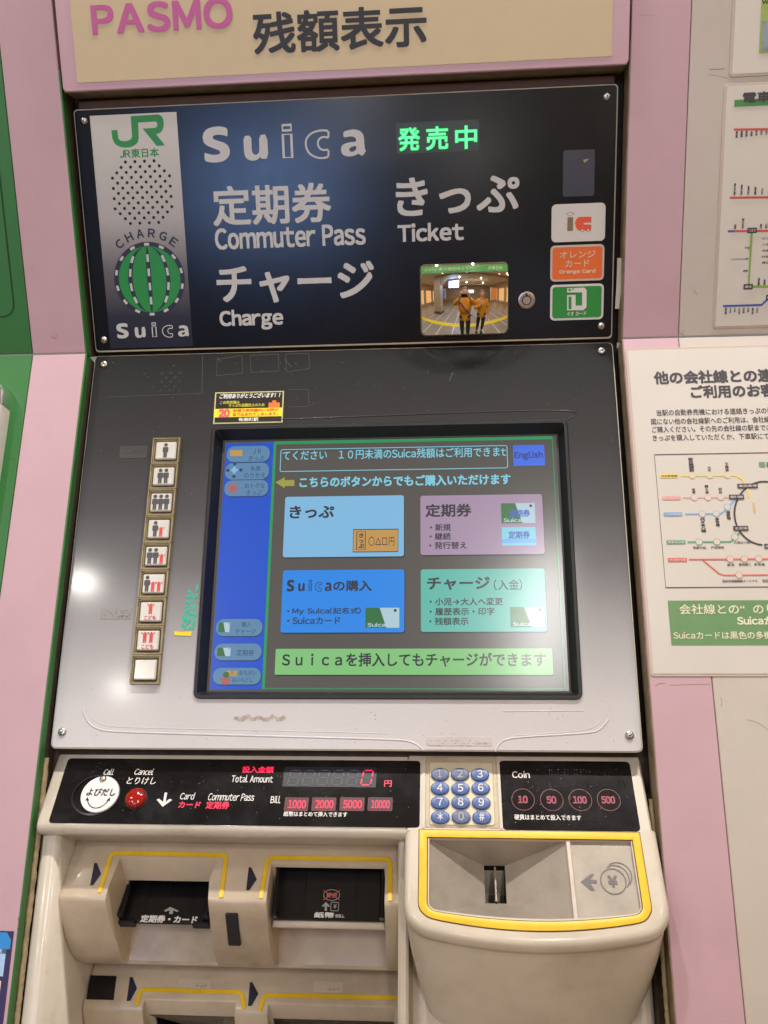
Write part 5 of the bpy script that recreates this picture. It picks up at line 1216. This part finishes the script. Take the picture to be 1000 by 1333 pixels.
gb.loft([[SP.p(mcx - hw + .0016 + (2 * hw - .0032) * i / 16, yy, .0003) for i in range(17)] for yy in (ya, (ya + yb_) / 2, yb_)], False)
obj('band', gb, mat('band_green', (74, 140, 62), .3), cvx)
lm = MB(); textl(SP, 'komy 後方確認用ミラー', mcx - hw + .005, mcx + .008, ya + .0012, yb_ - .0016, lm, .0006, .01); textl(SP, 'JR東日本', mcx + hw - .020, mcx + hw - .006, ya + .0014, yb_ - .0016, lm, .0006, .02)
obj('lettering', lm, mat('band_text', (170, 196, 150), .4), cvx)

# ------------------------------------------------------------------ posters on the right-hand wall
WLf, WUf = WL, WU
def poster(W, x0, y0, x1, y1, label, m=PAPER, rim=.0022):
    t = thing('poster', label, 'poster', W.p(x0 + .05, (y0 + y1) / 2, 0))
    obj('sleeve', MB().plate(W, rr(x0 - rim, y0 - rim, x1 + rim, y1 + rim, .003), 0, .0008, .0002), SLEEVE, t)
    obj('sheet', MB().box(W, x0, x1, y0, y1, .0008, .0012), m, t); return t
q0 = WL.at(818, 457); q1 = WL.at(849, 877)
px0 = (q0[0] + q1[0]) / 2
po = poster(WL, px0, q1[1], px0 + .36, q0[1], 'large laminated transfer guide poster with line map, lower right of the machine')
Q = WL.off(.0012)
def pt_(s, bl, br, h_, m_=INKG, bo_=.0, ver=False, n=.0003): return text(Q, s, bl, br, h_, m_, po, n=n, bold=bo_, vertical=ver)
pt_('他の会社線との連絡きっぷ', (852, 502), (1085, 494), 17, INKG, .035); pt_('ご利用のお客さまへ', (900, 520), (1066, 514), 17, INKG, .035)
for s, u, v, w in (('当駅の自動券売機における連絡きっぷの発売は右', 855, 541.5, 176), ('図にない他の会社線駅へのご利用は、会社線の窓口で', 848, 553, 186), ('ご購入ください。その先の会社線の駅までのきっぷ', 849, 563.5, 180), ('きっぷを購入していただくか、下車駅にて精算を', 850, 574.5, 176)):
    pt_(s, (u, v), (u + w, v - 3.5), 8, INKG, .008)
fx0 = (Q.at(851.5, 592)[0] + Q.at(867, 765)[0]) / 2; fy0 = Q.at(867, 765)[1]; fy1 = Q.at(851.5, 592)[1]
obj('map_frame', MB().line(Q, [(fx0 + .27, fy0), (fx0, fy0), (fx0, fy1), (fx0 + .27, fy1)], .0006, .0003), INKG, po)
def mp(x, y): return Q.at(840 + x / 6.25, 580 + y / 6.25)
LC = {'y': mat('line_yellow', (226, 200, 84), .4), 'p': mat('line_pink', (224, 150, 150), .4), 'b': mat('line_blue', (110, 160, 210), .4), 'g': mat('line_green', (92, 150, 124), .4), 'r': mat('line_red', (206, 96, 92), .4), 'k': INKG}
def rl(k_, pts, w=.0014): obj('map_line', MB().line(Q, [mp(*p) for p in pts], w, .00035), LC[k_], po)
rl('y', [(285, 247), (730, 242), (790, 275), (830, 345), (845, 425)]); rl('p', [(305, 425), (690, 422)], .0010); rl('b', [(325, 558), (610, 556), (650, 530), (730, 440)], .0012)
rl('g', [(345, 786), (690, 784), (720, 765), (775, 700)]); rl('r', [(355, 928), (1300, 922)]); rl('r', [(465, 930), (600, 1042), (640, 1056), (1300, 1052)], .0012)
ang = [(970 + 245 * math.cos(R_(q)) , 552 + 258 * math.sin(R_(q)) * -1) for q in range(50, 272, 8)]; rl('k', ang, .0016)
for k_, x, y in (('y', 382, 245), ('y', 525, 243), ('y', 667, 242), ('p', 400, 424), ('p', 508, 423), ('p', 614, 422), ('b', 463, 557), ('b', 577, 555), ('b', 668, 500), ('g', 438, 785), ('g', 582, 784), ('g', 727, 745), ('r', 690, 924), ('r', 806, 923), ('r', 922, 922), ('r', 763, 1055)):
    c = mp(x, y); s_ = MB().disc(Q, c[0], c[1], .0030, .0004, 16); obj('station_ring', s_, LC[k_], po); obj('station_dot', MB().disc(Q, c[0], c[1], .0026, .0005, 16), PAPER, po)
for s, k_, x0, x1, y in (('西武新宿線', 'y', 122, 268, 249), ('京王線', 'p', 140, 286, 428), ('小田急線', 'b', 152, 299, 560), ('東急池上線', 'g', 175, 324, 787), ('京浜急行線', 'r', 186, 336, 931)):
    a_, b2_ = mp(x0, y + 17), mp(x1, y - 17); obj('line_name_box', MB().flat(Q, rr(a_[0], a_[1], b2_[0], b2_[1], .0004, 2), .0004), LC[k_], po)
    tb_ = MB(); textl(Q, s, a_[0] + .001, b2_[0] - .001, a_[1] + .0008, b2_[1] - .0008, tb_, .0006, .02); obj('lettering', tb_, INKG if k_ == 'y' else PAPER, po)
for s, x0, x1, y in (('高田馬場', 752, 912, 330), ('新宿', 683, 800, 420), ('五反田', 718, 835, 675), ('品川', 970, 1075, 820)):
    a_, b2_ = mp(x0, y + 20), mp(x1, y - 20); obj('station_name_box', MB().flat(Q, [(a_[0], a_[1]), (b2_[0], a_[1]), (b2_[0], b2_[1]), (a_[0], b2_[1])], .0007), INKG, po)
    tb_ = MB(); textl(Q, s, a_[0] + .001, b2_[0] - .001, a_[1] + .001, b2_[1] - .001, tb_, .0009, .02); obj('lettering', tb_, PAPER, po)
tb_ = MB()
def ms(s, x0, x1, ytop, ybot, ver=False):
    a_, b2_ = mp(x0, ybot), mp(x1, ytop); textl(Q, s, a_[0], b2_[0], a_[1], b2_[1], tb_, .0004, .015, ver)
ms('新井薬師前', 358, 388, 98, 215, True); ms('中井', 510, 532, 170, 213, True); ms('下落合', 652, 676, 140, 213, True); ms('笹塚', 382, 405, 348, 393, True); ms('幡ヶ谷', 488, 512, 320, 392, True); ms('初台', 598, 622, 343, 392, True)
ms('代々木八幡', 455, 485, 588, 708, True); ms('参宮橋', 574, 600, 588, 660, True); ms('南新宿', 664, 690, 532, 604, True); ms('荏原中延', 388, 494, 820, 842); ms('戸越銀座', 534, 640, 818, 840); ms('大崎広小路', 720, 852, 778, 800)
ms('鮫洲', 668, 722, 958, 982); ms('青物横丁', 762, 860, 957, 980); ms('新馬場', 888, 970, 956, 979); ms('羽田空港国際線ターミナル', 626, 912, 1090, 1116); ms('羽田空港', 952, 1060, 1088, 1114); ms('連絡', 985, 1060, 132, 178)
obj('lettering', tb_, INKG, po)
a_, b2_ = mp(928, 175), mp(972, 135); obj('legend_box', MB().flat(Q, [(a_[0], a_[1]), (b2_[0], a_[1]), (b2_[0], b2_[1]), (a_[0], b2_[1])], .0004), mat('legend_green', (104, 140, 100), .4), po)
g0, g1 = Q.at(869.5, 782), Q.at(874, 840)
obj('green_box', MB().flat(Q, [((g0[0] + g1[0]) / 2, g1[1]), (px0 + .345, g1[1]), (px0 + .345, g0[1]), ((g0[0] + g1[0]) / 2, g0[1])], .0003), mat('poster_green', (96, 136, 88), .4), po)
PLT = mat('poster_pale_text', (222, 216, 190), .4)
pt_('会社線との“のりかえ”', (885, 801), (1050, 798), 13, PLT, .01, n=.0006); pt_('Suicaが便利です', (960, 815), (1060, 813), 12, PLT, .03, n=.0006); pt_('Suicaカードは黒色の多機能券売機', (877, 834), (1050, 830), 10, PLT, .01, n=.0006)
stn = mat('poster_stain', (196, 168, 120), .6)
cst = mp(885, 505); obj('stain', MB().face([Q.p(cst[0] + .0014 * math.cos(q) + .001 * math.sin(q), cst[1] + .0052 * math.sin(q), .0003) for q in circ(12)]) or MB().disc(Q, cst[0], cst[1], .0012, .0003, 10, .005), stn, po)

# upper posters
q0 = WU.at(947, 113); q1 = WU.at(930, 425)
p2 = poster(WU, (q0[0] + q1[0]) / 2, q1[1], .62, q0[1], 'laminated fare map poster with red, blue and green lines, upper right', mat('laminated_paper_cool', (206, 200, 190), .3, var=.015))
U = WU.off(.0012)
def up_(x, y): return U.at(930 + x / 4.04, 100 + y / 4.04)
a_ = up_(104, 158); obj('title_bar', MB().flat(U, [(a_[0], a_[1]), (.60, a_[1]), (.60, up_(104, 122)[1]), (a_[0], up_(104, 122)[1])], .0003), mat('title_green', (64, 140, 62), .4), p2)
text(U, '電車のりば', (966.5, 134.5), (1060, 130), 14, INKG, p2, n=.0006, bold=.04)
def ul(c, pts, w=.0018, n=.0004): obj('map_line', MB().line(U, [up_(*p) for p in pts], w, n), c, p2)
RD = mat('line_red_strong', (200, 72, 62), .4); BLU = mat('line_blue_strong', (52, 84, 168), .4); GRN = mat('line_lime', (124, 168, 64), .4)
ul(RD, [(102, 278), (620, 272)]); ul(RD, [(80, 636), (620, 630)]); ul(RD, [(103, 812), (620, 806)]); ul(BLU, [(70, 813), (103, 812)]); ul(GRN, [(196, 820), (180, 1104), (620, 1100)]); ul(BLU, [(45, 1206), (248, 1200), (285, 1165)], .0018)
tu = MB(); ru = random.Random(4); NM = ['高尾', '相模湖', '藤野', '上野原', '四方津', '梁川', '鳥沢', '猿橋', '大月', '北八王子', '小宮', '拝島', '日野', '豊田', '立川']
def us(s, x0, x1, y0_, y1_, ver=True):
    a_, b2_ = up_(x0, y1_), up_(x1, y0_); textl(U, s, a_[0], b2_[0], a_[1], b2_[1], tu, .0004, .015, ver)
for i in range(8): us(NM[i % 15], 110 + i * 26, 124 + i * 26, 284 - i * .4, 322 - i * 3)
for i in range(6): us(NM[(i + 4) % 15], 100 + i * 36, 114 + i * 36, 560 + i * 6, 624 - i)
us('相模湖', 102, 116, 776, 802); us('西八王子', 142, 158, 745, 800); us('豊田', 238, 252, 774, 798); us('日野', 265, 280, 774, 798)
us('片倉', 158, 186, 892, 906, False); us('八王子みなみ野', 84, 180, 952, 966, False); us('相原', 150, 176, 1014, 1028, False); us('成瀬', 226, 240, 1056, 1098); us('長津田', 256, 270, 1066, 1096)
for i in range(8): us(NM[(i + 7) % 15], 54 + i * 23.5, 66 + i * 23.5, 1214, 1250 - (i % 3) * 6)
for i in range(5): us(NM[(i + 9) % 15] + '方面', 250, 330, 842 + i * 32, 856 + i * 32, False)
obj('lettering', tu, INKG, p2)
for s, x0, x1, y in (('八王子', 172, 224, 808), ('橋本', 152, 202, 1104), ('町田', 270, 330, 1160)):
    a_, b2_ = up_(x0, y + 15), up_(x1, y - 15); obj('station_name_box', MB().flat(U, [(a_[0], a_[1]), (b2_[0], a_[1]), (b2_[0], b2_[1]), (a_[0], b2_[1])], .0007), INKG, p2)
    tb_ = MB(); textl(U, s, a_[0] + .001, b2_[0] - .001, a_[1] + .0012, b2_[1] - .0012, tb_, .0009, .02); obj('lettering', tb_, PAPER, p2)
q1 = WU.at(952.5, 97)
p3 = poster(WU, q1[0], q1[1], .62, .50, 'laminated poster with green text box and photo, top right corner', MATS['laminated_paper_cool'])
def u3(x, y): return U.at(800 + x / 2.96, y / 2.96)
c0, c1 = u3(556, 206), u3(592, 80)
obj('green_box', MB().flat(U, [(c0[0], c0[1]), (.60, c0[1]), (.60, .46), (c0[0], .46)], .0003), mat('poster_lime', (150, 172, 84), .4), p3)
obj('photo_print', MB().flat(U, [(c0[0] + .0018, c0[1] + .002), (.47, c0[1] + .002), (.47, c1[1]), (c0[0] + .0018, c1[1])], .0005), mat('photo_greyblue', (120, 130, 138), .4, var=.6, scale=60), p3)
tw = MB(); a_, b2_ = u3(568, 17), u3(650, -4); textl(U, 'Where', a_[0], b2_[0], a_[1], b2_[1], tw, .0006, .05); a_, b2_ = u3(588, 40), u3(660, 24); textl(U, 'to buy', a_[0], b2_[0], a_[1], b2_[1], tw, .0006, .05); obj('lettering', tw, INK, p3)

# lower left label
lb = thing('instruction_label', 'blue edged instruction label at the bottom left beside the machine', 'label', WL.p(-.27, -.55, 0))
obj('sheet', MB().box(WL, -.36, -.2535, -.75, -.5040, 0, .0010), mat('label_navy', (52, 42, 84), .35), lb)
e0 = -.5170; LW = WL.off(.0010)
LBm = mat('label_blue', (48, 136, 206), .35); LPm = mat('label_sky', (166, 200, 232), .35); LCm = mat('label_cream', (230, 206, 190), .35)
obj('print', MB().flat(LW, [(-.36, e0), (-.2545, e0), (-.2545, -.5100), (-.2585, -.5048), (-.36, -.5048)], .0003), LBm, lb)
la = LW.at(10, 1236); lb2 = LW.at(10, 1271); lc = LW.at(10, 1277)
obj('print', MB().flat(LW, [(-.36, lb2[1]), (-.2575, lb2[1]), (-.2575, la[1]), (-.36, la[1])], .0003), LPm, lb)
obj('print', MB().flat(LW, [(-.36, -.74), (-.2585, -.74), (-.2585, lc[1]), (-.36, lc[1])], .0003), LCm, lb)
text(LW, '（入金）', (-9, 1241.5), (12, 1241), 7, INKG, lb, n=.0006, bold=.02)
